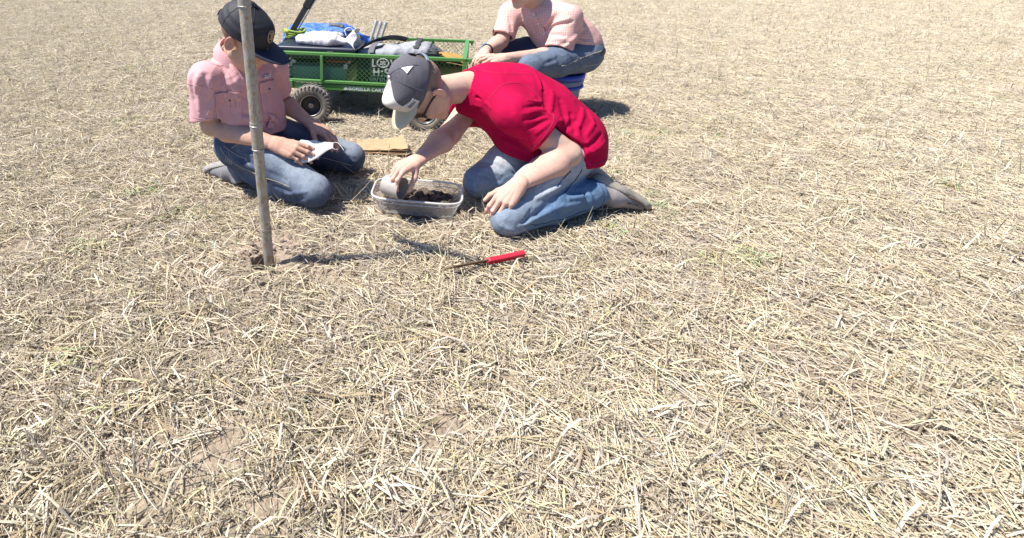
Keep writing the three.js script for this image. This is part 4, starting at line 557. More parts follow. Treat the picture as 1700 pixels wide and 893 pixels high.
  part('seam', seam(jeans, [[1.43, 0.4, -3.25], [1.3, 0.38, -3.17], [1.15, 0.35, -3.08]], 0.0016), threadM, jn); part('seam', seam(jeans, [[1.46, 0.36, -3.3], [1.4, 0.33, -3.22], [1.3, 0.33, -3.17]], 0.0014), threadM, jn);
  // shirt
  const st = join(0.06, cap([1.11, 0.66, -3.42], [1.13, 0.6, -3.4], 0.058, 0.1, lat, 1.55), cap([1.13, 0.595, -3.395], [1.22, 0.5, -3.385], 0.105, 0.128, lat, 1.4), cap([1.22, 0.5, -3.385], [1.32, 0.41, -3.385], 0.128, 0.132, lat, 1.25), cap([1.32, 0.42, -3.385], [1.35, 0.36, -3.39], 0.132, 0.128, lat, 1.2));
  const uN = nrm(elN.map((c, i) => c - shN[i])), uF = nrm(elF.map((c, i) => c - shF[i])), endN = [0, 1, 2].map((i) => lerp(shN[i], elN[i], 0.84)), endF = [0, 1, 2].map((i) => lerp(shF[i], elF[i], 0.82));
  const ln = join(0.04, cap([1.15, 0.615, -3.33], shN, 0.06, 0.072), cap(shN, elN, 0.074, 0.084)), lf = join(0.04, cap([1.03, 0.62, -3.42], shF, 0.058, 0.068), cap(shF, elF, 0.068, 0.074));
  const cN = side(endN, uN), cF = side(endF, uF), oN = cap([0, 1, 2].map((i) => lerp(shN[i], elN[i], 0.55)), [0, 1, 2].map((i) => lerp(shN[i], elN[i], 1.4)), 0.06, 0.074), oF = cap([0, 1, 2].map((i) => lerp(shF[i], elF[i], 0.55)), [0, 1, 2].map((i) => lerp(shF[i], elF[i], 1.4)), 0.052, 0.064);
  const hem = side([1.4, 0.395, -3.35], [0.1, -1, 0]), neckHole = cap([0.96, 0.74, -3.31], [1.085, 0.67, -3.41], 0.05, 0.062);
  let shirt = (x, y, z) => { const a = smax(st(x, y, z), hem(x, y, z), 0.006); const b = smax(ln(x, y, z), cN(x, y, z), 0.004), c = smax(lf(x, y, z), cF(x, y, z), 0.004); return smax(smin(a, smin(b, c, 0.02), 0.024), -neckHole(x, y, z), 0.005); };
  const T = [[[1.12,0.518,-3.267], [1.217,0.588,-3.174], 0.009, -0.009], [[1.121,0.54,-3.266], [1.2,0.608,-3.181], 0.01, 0.007], [[1.113,0.505,-3.216], [1.177,0.509,-3.148], 0.008, -0.008], [[1.105,0.48,-3.195], [1.17,0.49,-3.141], 0.008, 0.006], [[1.176,0.454,-3.125], [1.302,0.545,-3.233], 0.012, 0.009], [[1.207,0.443,-3.13], [1.328,0.53,-3.239], 0.01, -0.008], [[1.154,0.629,-3.228], [1.116,0.542,-3.273], 0.01, -0.008], [[1.135,0.632,-3.256], [1.094,0.551,-3.287], 0.01, 0.006], [[1.295,0.489,-3.224], [1.342,0.471,-3.226], 0.008, -0.01], [[1.08,0.496,-3.316], [1.103,0.533,-3.284], 0.01, -0.012], [[1.022,0.587,-3.337], [1.071,0.477,-3.34], 0.009, -0.006], [[0.988,0.589,-3.375], [1.038,0.499,-3.386], 0.009, 0.006], [[0.904,0.582,-3.373], [0.919,0.514,-3.338], 0.008, -0.006], [[0.876,0.548,-3.355], [0.908,0.485,-3.339], 0.008, 0.005], [[1.279,0.469,-3.221], [1.382,0.453,-3.231], 0.01, 0.006], [[1.149,0.463,-3.132], [1.222,0.475,-3.146], 0.008, -0.006]];
  shirt = folded(shirt, T, 0.0028, [1, 1, 1], 10);
  const sf = shirt; shirt = (x, y, z) => smax(smax(sf(x, y, z), -oN(x, y, z), 0.003), -oF(x, y, z), 0.003);
  const check = texture(256, (u, v) => { const l = (t, n, w) => { const q = (t * n) % 1; return q < w ? 1 : 0; }, a = Math.max(l(u, 16, 0.28), l(v, 16, 0.28)), b = l(u, 16, 0.28) * l(v, 16, 0.28), k = 0.92 + 0.1 * tnoise(u, v, 90, 83); return [0.7 * k, lerp(0.56, 0.29, a) * (b ? 0.7 : 1) * k, lerp(0.49, 0.23, a) * (b ? 0.7 : 1) * k]; }, 7);
  const checkM = new THREE.MeshStandardMaterial({ map: check, roughness: 0.85, bumpMap: clothBump, bumpScale: 0.0007 });
  const sm = part('shirt', boxUV(mesher(shirt, [0.82, 0.34, -3.64], [1.56, 0.76, -3.1], 0.0054)), checkM, man);
  part('collar', collarGeo([1.085, 0.672, -3.412], lat, nrm([-0.66, -0.4, 0.64]), nrm([-0.55, 0.8, 0.36]), 0.07, 0.4, 0.026, 0.05).map((g) => boxUV(plain(g))), checkM, sm);
  const on3 = (p, off) => { const q = onto(shirt, p), g = nrm([-0.5, -0.1, 0.85]); return q.map((c, i) => c + g[i] * off); };
  part('placket', boxUV(sheet((u, v) => on3([lerp(1.03, 1.13, v) + (u - 0.5) * 0.03 * lat[0], lerp(0.63, 0.42, v), lerp(-3.33, -3.27, v) + (u - 0.5) * 0.03 * lat[2]], 0.002), 5, 30, 0.003)), checkM, sm);
  for (let i = 0; i < 4; i++) part('button', new THREE.SphereGeometry(0.0055, 8, 6).translate(...on3([lerp(1.03, 1.13, 0.1 + i * 0.25), lerp(0.63, 0.42, 0.1 + i * 0.25), lerp(-3.33, -3.27, 0.1 + i * 0.25)], 0.004)), M([0.75, 0.72, 0.68], 0.3), sm);
  part('belt', boxUV(mesher((x, y, z) => smax(cap([1.375, 0.375, -3.33], [1.35, 0.375, -3.45], 0.124, 0.118)(x, y, z), Math.abs(hem(x, y, z) - 0.006) - 0.017, 0.004), [1.2, 0.3, -3.62], [1.54, 0.5, -3.16], 0.007)), M([0.02, 0.016, 0.013], 0.5), man);
  part('wristband', new THREE.TorusGeometry(0.034, 0.005, 8, 24).lookAt(V(...uF.map((c, i) => wrF[i] - elF[i]))).translate(...[0, 1, 2].map((i) => lerp(elF[i], wrF[i], 0.86))), M([0.012, 0.012, 0.014], 0.5), man);
  const S = shoeShape(0.28), lea = M([0.09, 0.055, 0.035], 0.7), soleM = M([0.05, 0.045, 0.04], 0.8);
  for (const [o, toe] of [[[1.04, 0.0, -3.03], [-1, 0, 0.15]], [[0.91, 0.0, -3.475], [-1, 0, 0.1]]]) {
    const F = frame(o, [0, 1, 0], toe), ext = bounds([[-0.07, -0.03, -0.02], [0.07, 0.16, 0.31], [0.07, -0.03, 0.31], [-0.07, 0.16, -0.02]].map(F.to), 0.01);
    const sh = part('shoe', boxUV(mesher(F.sdf(S.upper), ...ext, 0.006)), lea, man); part('sole', boxUV(mesher(F.sdf(S.sole), ...ext, 0.006)), soleM, sh);
  }
  // bucket
  const b = thing('bucket', 'blue plastic bucket under the person in the checked shirt', 'bucket', [1.24, 0, -3.34]), bl = M([0.03, 0.055, 0.36], 0.42), gr = M([0.17, 0.2, 0.3], 0.45);
  part('pail', new THREE.LatheGeometry([[0.001, 0.006], [0.125, 0.006], [0.13, 0.012], [0.137, 0.17], [0.15, 0.172], [0.15, 0.184], [0.139, 0.186], [0.141, 0.205], [0.152, 0.207], [0.152, 0.219], [0.142, 0.221], [0.143, 0.235], [0.001, 0.235]].map(([x, y]) => new THREE.Vector2(x, y)), 48), gr, b);
  part('lid', new THREE.LatheGeometry([[0.001, 0.254], [0.13, 0.254], [0.135, 0.258], [0.156, 0.258], [0.157, 0.232], [0.15, 0.231], [0.149, 0.236], [0.001, 0.237]].map(([x, y]) => new THREE.Vector2(x, y)), 48), bl, b);
  part('ring', new THREE.TorusGeometry(0.147, 0.008, 8, 48).rotateX(Math.PI / 2).scale(1, 1.2, 1).translate(0, 0.178, 0), bl, b);
}

// ------------------------------------------------------------------ green mesh cart and its load
const CT = -12 * Math.PI / 180, CM = [0.061, -3.163];
const inCart = (x, y, z) => [CM[0] + x * Math.cos(CT) + z * Math.sin(CT), y, CM[1] - x * Math.sin(CT) + z * Math.cos(CT)];
function cartThing(name, label, cat, x, y, z, group) { return thing(name, label, cat, inCart(x, y, z), CT, group); }
{
  const c = cartThing('garden_cart', 'green steel garden cart with mesh sides and knobby air tyres', 'cart', 0, 0, -0.31);
  const green = new THREE.MeshPhysicalMaterial({ color: lin(0.095, 0.27, 0.055), roughness: 0.42, clearcoat: 0.25, clearcoatRoughness: 0.4, map: texture(128, (u, v) => { const t = 0.75 + 0.3 * tnoise(u, v, 20, 91) + 0.12 * tnoise(u, v, 60, 92); return [t, t, t]; }, 2) });
  const black = M([0.02, 0.02, 0.021], 0.55), zN = 0.31, zF = -0.31, L = 0.549;
  const strand = (w, h, place) => {                            // expanded metal: zigzag strands
    const gs = [], px = 0.0285, py = 0.0138, nx = Math.floor(w / px), ny = Math.floor(h / py), t = 0.0021;
    for (let j = 0; j <= ny; j++) for (let i = 0; i < nx; i++) for (const s of [0, 1]) {
      const a = [(i + s * 0.5) * px, j * py + (s ^ (j & 1) ? py / 2 : -py / 2) + py / 2], b = [(i + 0.5 + s * 0.5) * px, j * py + (s ^ (j & 1) ? -py / 2 : py / 2) + py / 2];
      const d = Math.hypot(b[0] - a[0], b[1] - a[1]), g = new THREE.BoxGeometry(d, t, t * 0.8).rotateZ(Math.atan2(b[1] - a[1], b[0] - a[0])).translate((a[0] + b[0]) / 2 - w / 2, Math.min(h, (a[1] + b[1]) / 2), 0); gs.push(place(g));
    } return gs;
  };
  const rail = (a, b, w = 0.02, h = w) => bar(a, b, w, h, 0.003);
  for (const z of [zN, zF]) {
    const s = Math.sign(z), p = part('side_panel', [rail([-L, 0.39, z], [L, 0.39, z]), rail([-L, 0.222, z], [L, 0.222, z], 0.018), rail([-L + 0.01, 0.215, z], [-L + 0.01, 0.395, z]), rail([L - 0.01, 0.215, z], [L - 0.01, 0.395, z])], green, c);
    for (const x of [-0.305, 0.305]) part('post', rail([x, 0.23, z + 0.002 * s], [x, 0.381, z + 0.002 * s], 0.018, 0.02), green, p);
    part('lattice', strand(2 * L - 0.04, 0.15, (g) => g.translate(0, 0.229, z - s * 0.004)), green, p);
  }
  for (const x of [-L + 0.012, L - 0.012]) {
    const s = Math.sign(x), p = part('end_panel', [rail([x, 0.392, zF + 0.012], [x, 0.392, zN - 0.012], 0.026, 0.02), rail([x, 0.224, zF + 0.012], [x, 0.224, zN - 0.012], 0.018)], green, c);
    part('lattice', strand(0.58, 0.15, (g) => g.rotateY(Math.PI / 2).translate(x - s * 0.004, 0.229, 0)), green, p);
    for (const z of [zN, zF]) part('latch', [box(0.03, 0.018, 0.016, x + s * 0.028, 0.389, z - Math.sign(z) * 0.006), box(0.014, 0.03, 0.014, x + s * 0.03, 0.38, z - Math.sign(z) * 0.006)], green, p);
    for (const z of [zN, zF]) part('bracket', box(0.06, 0.045, 0.022, x - s * 0.015, 0.2, z + 0.004 * Math.sign(z)), green, p);
  }
  const fr = part('bed_frame', [rail([-L, 0.188, zN - 0.004], [L, 0.188, zN - 0.004], 0.016, 0.034).rotateX(0), rail([-L, 0.188, zF + 0.004], [L, 0.188, zF + 0.004], 0.016, 0.034), rail([-L + 0.01, 0.188, zF], [-L + 0.01, 0.188, zN], 0.02, 0.03), rail([L - 0.01, 0.188, zF], [L - 0.01, 0.188, zN], 0.02, 0.03), box(0.03, 0.02, 0.6, -0.2, 0.182, 0), box(0.03, 0.02, 0.6, 0.2, 0.182, 0)].map((g, i) => i < 2 ? box(2 * L, 0.036, 0.014, 0, 0.188, i ? zF + 0.004 : zN - 0.004) : g), green, c);
  part('bed_mesh', strand(2 * L - 0.04, 0.58, (g) => g.rotateX(Math.PI / 2).translate(0, 0.206, -0.29)), green, c);
  const white = M([0.72, 0.74, 0.7], 0.6), zt = zN + 0.0035;
  part('lettering', text('GORILLA CARTS', 0.0205, 0.0012).scale(1.12, 1, 1).translate(-0.143, 0.177, zt), white, fr);
  for (const [dx, dy, w, h] of [[-0.166, 0.177, 0.012, 0.014], [-0.157, 0.177, 0.012, 0.022], [-0.15, 0.177, 0.011, 0.012]]) { const s = new THREE.Shape([[-w / 2, 0], [w / 2, 0], [0.1 * w, h], [-0.15 * w, h]].map(([x, y]) => new THREE.Vector2(x, y))); part('logo', new THREE.ExtrudeGeometry(s, { depth: 0.0012, bevelEnabled: false }).translate(dx, dy, zt), white, fr); }
  // running gear
  part('axle', [rod([-0.338, 0.11, -0.4], [-0.338, 0.11, 0.4], 0.009), rod([0.338, 0.11, -0.4], [0.338, 0.11, 0.4], 0.009), bar([-0.338, 0.11, -0.26], [-0.3, 0.172, -0.2], 0.03, 0.012), bar([-0.338, 0.11, 0.26], [-0.3, 0.172, 0.2], 0.03, 0.012), bar([0.338, 0.11, -0.26], [0.3, 0.172, -0.2], 0.03, 0.012), bar([0.338, 0.11, 0.26], [0.3, 0.172, 0.2], 0.03, 0.012), bar([-0.338, 0.125, 0], [0.338, 0.14, 0], 0.03, 0.03), box(0.14, 0.03, 0.26, -0.29, 0.155, 0), box(0.06, 0.03, 0.5, 0.33, 0.155, 0), bar([-0.18, 0.165, 0.22], [-0.23, 0.1, 0.12], 0.025, 0.012), box(0.09, 0.02, 0.05, -0.2, 0.16, 0.22)], black, c);
  const rubber = new THREE.MeshStandardMaterial({ vertexColors: true, roughness: 0.95, bumpMap: clothBump, bumpScale: 0.001 }), steel = M([0.34, 0.33, 0.31], 0.38, { metalness: 0.75 }), dark = M([0.022, 0.02, 0.02], 0.5);
  const dust = (x, y, z) => { const k = clamp(0.62 + 0.5 * fbm(x * 30, y * 30, z * 30), 0, 1); return [lerp(0.05, 0.29, k), lerp(0.047, 0.25, k), lerp(0.044, 0.19, k)]; };
  for (const [x, z, yaw] of [[-0.338, 0.44, 0.14], [0.338, 0.44, 0.03], [-0.338, -0.44, 0.14], [0.338, -0.44, 0.03]]) {
    const w = new THREE.Group(); w.name = 'wheel'; w.position.set(x, 0.112, z); w.rotation.y = (z < 0 ? Math.PI : 0) + yaw; c.add(w);
    const pts = []; for (let i = 0; i <= 28; i++) { const t = i / 28 * Math.PI * 2, a = Math.cos(t), b = Math.sin(t); pts.push(new THREE.Vector2(0.0895 + 0.027 * Math.sign(a) * Math.abs(a) ** 0.75, 0.04 * Math.sign(b) * Math.abs(b) ** 0.75)); }
    part('tyre', paint(new THREE.LatheGeometry(pts, 60).rotateX(Math.PI / 2), dust), rubber, w);
    const lugs = []; for (let i = 0; i < 30; i++) for (const s of [-1, 1]) lugs.push(box(0.0085, 0.0065, 0.036, 0, 0, 0, 0.002).rotateY(s * 0.45).translate(0, 0.1172, s * 0.019).rotateZ((i + (s > 0 ? 0.5 : 0)) / 30 * Math.PI * 2), box(0.0075, 0.016, 0.008, 0, 0.108, s * 0.0372, 0.002).rotateZ((i + (s > 0 ? 0.5 : 0)) / 30 * Math.PI * 2));
    part('tread', paint(mergeGeometries(lugs.map(plain)), (a, b, d) => { const k = dust(a * 2, b * 2, d * 2); return [k[0] * 0.85 + 0.02, k[1] * 0.88 + 0.02, k[2] + 0.03]; }), rubber, w);
    part('rim', new THREE.LatheGeometry([[0.0, 0.004], [0.02, 0.004], [0.03, -0.002], [0.05, 0.002], [0.056, 0.022], [0.066, 0.03], [0.067, 0.026], [0.06, 0.02], [0.06, -0.03], [0.0, -0.03]].map(([r, y]) => new THREE.Vector2(r, y)), 48).rotateX(Math.PI / 2), dark, w);
    part('rim_edge', new THREE.TorusGeometry(0.0635, 0.0038, 8, 48).translate(0, 0, 0.031), steel, w);
    part('hub', [rod([0, 0, 0], [0, 0, 0.023], 0.0145, 0.0135, 20), new THREE.TorusGeometry(0.0118, 0.0035, 6, 20).translate(0, 0, 0.027)], steel, w);
  }
  // pull handle folded back over the bed
  const A = [-0.72, 0.27, 0], B = [-0.463, 0.67, 0], D = [0, 1, 2].map((i) => (B[i] - A[i])), P = (t, dx = 0, dz = 0) => [A[0] + D[0] * t + dx, A[1] + D[1] * t, A[2] + dz];
  const hd = part('pull_handle', [bar(P(-0.2), P(0.92), 0.036, 0.016), bar([-0.56, 0.15, 0], P(-0.2), 0.03, 0.02)], black, c);
  part('grip', [bar(P(0.88), P(1.5), 0.05, 0.03, 0.008), bar(P(1.45, 0, -0.1), P(1.45, 0, 0.1), 0.034, 0.034, 0.012)], M([0.016, 0.016, 0.017], 0.7), hd); part('rod', rod(P(0.05, 0.034), P(1.3, 0.034), 0.0045), steel, hd);
}
{
  // storage bin with dark lid
  const b = cartThing('storage_bin', 'teal plastic bin seen through the cart mesh below the navy case', 'bin', -0.35, 0.212, -0.23);
  part('bin_body', new RoundedBoxGeometry(0.38, 0.1, 0.36, 4, 0.02).translate(0, 0.05, 0), M([0.085, 0.175, 0.19], 0.45), b); part('lid', box(0.39, 0.02, 0.37, 0, 0.107, 0, 0.006), M([0.02, 0.035, 0.045], 0.5), b); part('latch', [box(0.03, 0.022, 0.012, -0.15, 0.118, 0.188), box(0.012, 0.03, 0.01, -0.163, 0.102, 0.19)], M([0.6, 0.6, 0.58], 0.5), b); part('latch', [box(0.024, 0.03, 0.012, 0.18, 0.098, 0.186), box(0.01, 0.05, 0.012, 0.188, 0.11, 0.18)], M([0.6, 0.6, 0.58], 0.5), b);
  const sv = cartThing('folder', 'dull red flat folder wedged behind the cart mesh above the teal bin', 'folder', -0.22, 0.3325, -0.08); part('cover', box(0.15, 0.014, 0.1, 0, 0.008, 0, 0.003), M([0.3, 0.06, 0.035], 0.7), sv); part('spine', box(0.012, 0.016, 0.104, 0.076, 0.008, 0, 0.003), M([0.6, 0.42, 0.38], 0.7), sv);
  const k = cartThing('flat_case', 'long navy black flat case lying along the near rail of the cart', 'case', -0.355, 0.352, -0.16), nv = M([0.012, 0.018, 0.034], 0.35);
  part('case_body', new RoundedBoxGeometry(0.5, 0.04, 0.3, 4, 0.015).translate(0, 0.02, 0), nv, k); part('lid', new RoundedBoxGeometry(0.51, 0.034, 0.31, 5, 0.016).translate(0, 0.06, 0), nv, k); part('clasp', box(0.04, 0.03, 0.008, 0.1, 0.04, 0.153), M([0.03, 0.035, 0.045], 0.5), k);
  // white sack
  const w = cartThing('white_sack', 'white fabric sack with gathered end lying on the navy case', 'sack', -0.34, 0.4305, -0.14);
  const f = folded(join(0.05, cap([-0.13, 0.022, 0.02], [0.06, 0.028, 0.06], 0.032, 0.04, [0, 0, 1], 1.7), cap([-0.06, 0.024, -0.06], [0.1, 0.03, -0.02], 0.036, 0.034, [0, 0, 1], 1.5), cap([0.08, 0.03, 0.05], [0.165, 0.028, 0.08], 0.034, 0.02)), [[[0.05, 0.08, -0.03], [0.07, 0.03, 0.15], 0.012, -0.006], [[0.09, 0.08, 0.0], [0.11, 0.02, 0.14], 0.01, 0.004], [[-0.02, 0.09, -0.1], [0.02, 0.03, 0.12], 0.012, 0.003]], 0.006, [1, 1, 0.6], 16);
  const cloth = M([0.66, 0.62, 0.62], 0.9, { map: weave(8, 0.14, 101) });
  part('sack_body', boxUV(mesher((x, y, z) => smax(f(x, y, z), -y + 0.001, 0.004), [-0.24, -0.01, -0.2], [0.22, 0.11, 0.18], 0.006)), cloth, w);
  part('gathered_end', sheet((u, v) => { const a = (u - 0.5) * 3.4, s = 0.018 + 0.05 * v; return [0.17 + 0.07 * v + 0.012 * Math.sin(u * 19) * v, 0.03 + s * Math.cos(a) * 0.9 + 0.02 * v - 0.03 * v * v * Math.abs(a), 0.085 + s * Math.sin(a) * 0.9 + 0.012 * Math.sin(u * 13) * v]; }, 36, 12, 0.004), cloth, w);
  part('drawstring', tube([[0.16, 0.055, 0.03], [0.15, 0.088, 0.02], [0.175, 0.1, 0.005], [0.195, 0.085, 0.0], [0.2, 0.07, 0.02]], 0.0028, 30, 6), M([0.7, 0.69, 0.67], 0.8), w);
  const gb = cartThing('rope_bundle', 'small yellow green bundle of rope beside the white sack and black pull handle', 'rope', -0.575, 0.431, -0.3), lime = M([0.24, 0.33, 0.04], 0.8), yel = M([0.62, 0.6, 0.12], 0.7);
  for (let i = 0; i < 4; i++) part('rope_loop', tube(Array.from({ length: 12 }, (_, k2) => { const a = k2 / 12 * 6.283; return [(0.05 + 0.008 * i) * Math.cos(a), 0.012 + 0.011 * i + 0.008 * Math.sin(a * 2 + i), 0.04 * Math.sin(a)]; }), 0.0075, 40, 7, true), lime, gb); part('tag', box(0.035, 0.018, 0.03, -0.04, 0.045, 0.03, 0.005), yel, gb);
  // blue bag
  const t = cartThing('blue_bag', 'big blue tarpaulin bag with grey strap lying at the back of the cart', 'bag', -0.27, 0.212, -0.46);
  const tf = folded(join(0.06, cap([-0.34, 0.16, -0.05], [-0.05, 0.165, -0.02], 0.12, 0.115), cap([-0.05, 0.165, -0.02], [0.14, 0.14, 0.06], 0.11, 0.09), cap([-0.25, 0.13, 0.08], [-0.02, 0.13, 0.1], 0.1, 0.09)), [[[-0.2, 0.27, -0.02], [0.2, 0.2, 0.06], 0.018, -0.012], [[-0.1, 0.27, 0.02], [0.24, 0.17, 0.12], 0.016, 0.01], [[-0.25, 0.24, 0.1], [0.1, 0.22, 0.12], 0.016, -0.01], [[-0.3, 0.26, -0.08], [0.1, 0.27, -0.1], 0.018, 0.008]], 0.013, [0.8, 1, 1.4], 15);
  const blue = new THREE.MeshPhysicalMaterial({ color: lin(0.05, 0.16, 0.52), roughness: 0.5, map: weave(6, 0.3, 103), bumpMap: clothBump, bumpScale: 0.001 });
  const keep = (x, y, z) => smax(smax(tf(x, y, z), 0.004 - y, 0.01), z - 0.17, 0.01);
  part('bag_body', boxUV(mesher(keep, [-0.5, -0.02, -0.2], [0.3, 0.36, 0.24], 0.0065)), blue, t);
  const zip = (pts, w2) => sheet((u, v) => { const c = curve(pts).getPoint(v), q = onto(keep, [c.x, c.y, c.z + (u - 0.5) * w2]); return [q[0], q[1] + 0.004, q[2]]; }, 4, 40, 0.003);
  part('strap', zip([[-0.12, 0.3, 0.0], [-0.02, 0.29, 0.04], [0.06, 0.26, 0.09], [0.14, 0.22, 0.12]], 0.03), M([0.11, 0.105, 0.1], 0.8), t);
  part('white_band', zip([[-0.24, 0.26, 0.1], [-0.12, 0.25, 0.13], [-0.05, 0.235, 0.135]], 0.045), M([0.66, 0.68, 0.7], 0.7), t);
  part('lettering', text('BI', 0.022, 0.0015).rotateX(-0.7).translate(-0.1, 0.248, 0.148), M([0.03, 0.03, 0.035], 0.7), t);
  // grey tote
  const g = cartThing('tote_bag', 'grey canvas tote bag with shade painted on its printed face and black straps in the cart', 'bag', 0.115, 0.212, -0.19);
  const canvas = M([0.345, 0.345, 0.355], 0.9, { map: weave(9, 0.3, 105), bumpMap: clothBump, bumpScale: 0.001 }), web = M([0.045, 0.045, 0.05], 0.8), darkCanvas = M([0.032, 0.04, 0.04], 0.85, { map: weave(6, 0.3, 107) });  // last one is darker canvas: shade of the printed near face put into its colour
  const bx = (x, y, z) => { const a = Math.max(Math.abs(x) - 0.215 + 0.03, 0), b2 = Math.max(Math.abs(y - 0.105 - 0.012 * Math.sin(x * 9)) - 0.105 + 0.03, 0), d = Math.max(Math.abs(z) - 0.14 + 0.03, 0); return Math.hypot(a, b2, d) - 0.03; };
  const gf = folded(bx, [[[-0.05, 0.2, 0.0], [0.1, 0.2, 0.1], 0.02, 0.007], [[0.0, 0.2, -0.1], [0.06, 0.2, 0.1], 0.014, -0.006], [[0.12, 0.2, -0.1], [0.15, 0.19, 0.1], 0.014, 0.006]], 0.011, [1, 1, 1], 11);
  part('bag_body', boxUV(mesher((x, y, z) => smax(gf(x, y, z), 0.002 - y, 0.005), [-0.25, -0.02, -0.18], [0.25, 0.24, 0.18], 0.007)), canvas, g);
  const fp = part('shaded_printed_face', sheet((u, v) => [lerp(-0.212, 0.214, u), lerp(0.012, 0.176, v), 0.153 + 0.003 * noise(u * 6, v * 4, 1)], 20, 10, 0.005), darkCanvas, g);
  const ink = M([0.6, 0.62, 0.58], 0.8), zt = 0.1575;
  part('lettering', text('L', 0.046, 0.0012).translate(-0.125, 0.108, zt), ink, fp); part('lettering', text('YAL', 0.046, 0.0012).translate(-0.012, 0.108, zt), ink, fp);
  part('logo', [new THREE.TorusGeometry(0.03, 0.0042, 6, 30).scale(1.15, 0.85, 0.4), new THREE.TorusGeometry(0.014, 0.003, 6, 20).scale(1, 0.8, 0.4), ...[0, 1, 2].map((i) => box(0.05, 0.003, 0.002, 0, 0, 0, 0.0008).rotateZ(i * 1.047 + 0.5))].map((q) => q.translate(-0.052, 0.131, zt)), ink, fp);
  part('lettering', text('H:S', 0.05, 0.0012).translate(-0.118, 0.05, zt), ink, fp); part('lettering', text('USU SO', 0.02, 0.0012).translate(-0.135, 0.02, zt), ink, fp);
  part('strap', sheet((u, v) => { const y = gf(0, 0, 0) * 0, z = lerp(0.147, -0.147, v), q = onto(gf, [0.135 + (u - 0.5) * 0.034, 0.24, z * 0.94]); return [q[0], q[1] + 0.004 + 0.012 * Math.exp(-(((v - 0.9) / 0.1) ** 2)), q[2]]; }, 4, 30, 0.003), web, g);
  part('strap', sheet((u, v) => { const p = curve([[-0.13, 0.19, 0.15], [-0.125, 0.222, 0.09], [-0.1, 0.236, 0.0], [-0.08, 0.232, -0.06]]).getPoint(v); return [p.x + (u - 0.5) * 0.034, p.y, p.z]; }, 4, 24, 0.003), M([0.13, 0.13, 0.135], 0.85), g);
  part('handle', sheet((u, v) => { const p = curve([[-0.21, 0.195, 0.12], [-0.17, 0.222, 0.07], [-0.11, 0.242, 0.0], [-0.05, 0.247, -0.07], [0.0, 0.24, -0.11], [0.05, 0.225, -0.13]]).getPoint(v); return [p.x + (u - 0.5) * 0.02, p.y + (u - 0.5) * 0.03, p.z + (u - 0.5) * 0.02]; }, 4, 36, 0.0032), web, g);
  part('gusset', new THREE.ExtrudeGeometry(new THREE.Shape([[-0.13, 0.02], [0.13, 0.02], [0.13, 0.18], [-0.02, 0.2], [-0.13, 0.19]].map(([x, y]) => new THREE.Vector2(x, y))), { depth: 0.02, bevelEnabled: true, bevelSize: 0.008, bevelThickness: 0.03, bevelSegments: 2 }).rotateY(Math.PI / 2).translate(0.205, 0, 0), darkCanvas, g);
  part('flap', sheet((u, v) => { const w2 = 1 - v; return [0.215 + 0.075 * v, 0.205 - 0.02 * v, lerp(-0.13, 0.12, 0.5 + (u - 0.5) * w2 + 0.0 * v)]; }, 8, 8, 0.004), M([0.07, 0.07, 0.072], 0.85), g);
  // three pipes
  const zinc = M([0.5, 0.485, 0.45], 0.45, { metalness: 0.2 });
  ['grey metal pipe leaning out of the cart, nearest the blue bag', 'grey metal pipe leaning out of the cart, between the two others', 'grey metal pipe leaning out of the cart, nearest the black straps'].forEach((l, i) => {
    const p = cartThing('pipe', l, 'pipe', -0.115 + 0.031 * i, 0.3, -0.36, 'metal pipes in the cart'), a = [0, 0, 0], d = [0.075, 0.243 - 0.004 * i, -0.01 + 0.004 * i];
    const len = Math.hypot(...d), turnTo = new THREE.Quaternion().setFromUnitVectors(V(0, 1, 0), V(...d).normalize());
    const ring = (pts) => new THREE.LatheGeometry(pts.map(([x, y]) => new THREE.Vector2(x, y * len)), 18).applyQuaternion(turnTo);
    part('tube', ring([[0.0098, 0], [0.0098, 0.9], [0.0074, 0.9], [0.0074, 0.3]]), zinc, p); part('collar', ring([[0.0098, 0.9], [0.0116, 0.9], [0.0116, 1.012], [0.0078, 1.012], [0.0078, 0.9]]), zinc, p);
  });
  // paper bags in the cart
  const kraft = M([0.36, 0.22, 0.095], 0.85, { map: weave(2, 0.25, 109) });
  for (const [i, l, y, r, col] of [[0, 'lower brown paper bag of the two lying at the right end of the cart', 0.3, 0.06, [0.33, 0.2, 0.1]], [1, 'upper golden brown paper bag of the two lying at the right end of the cart', 0.328, 0.1, [0.4, 0.225, 0.045]]]) {
    const p = cartThing('paper_bag', l, 'paper bag', 0.415, y, -0.33, 'paper bags in the cart'), m = M(col, 0.8, { map: weave(2, 0.3, 111) });
    part('top_sheet', sheet((u, v) => [(u - 0.5) * 0.24, 0.016 + 0.012 * Math.sin(u * 3.1) + 0.004 * noise(u * 6, v * 5, i), (v - 0.5) * 0.2 + r * u], 20, 14, 0.003), m, p); part('bottom_sheet', sheet((u, v) => [(u - 0.5) * 0.236, 0.003 + 0.003 * noise(u * 6, v * 5, i + 4), (v - 0.5) * 0.196 + r * u], 16, 10, 0.003), kraft, p);
  }
  const stack = cartThing('cardboard_box', 'brown cardboard box under the paper bags at the right end of the cart', 'box', 0.415, 0.212, -0.33); part('box_body', box(0.24, 0.078, 0.24, 0, 0.04, 0.01, 0.003), kraft, stack); part('flap', box(0.24, 0.004, 0.11, 0, 0.082, -0.05, 0.001), kraft, stack); part('flap', box(0.24, 0.004, 0.11, 0, 0.082, 0.07, 0.001), kraft, stack);
}

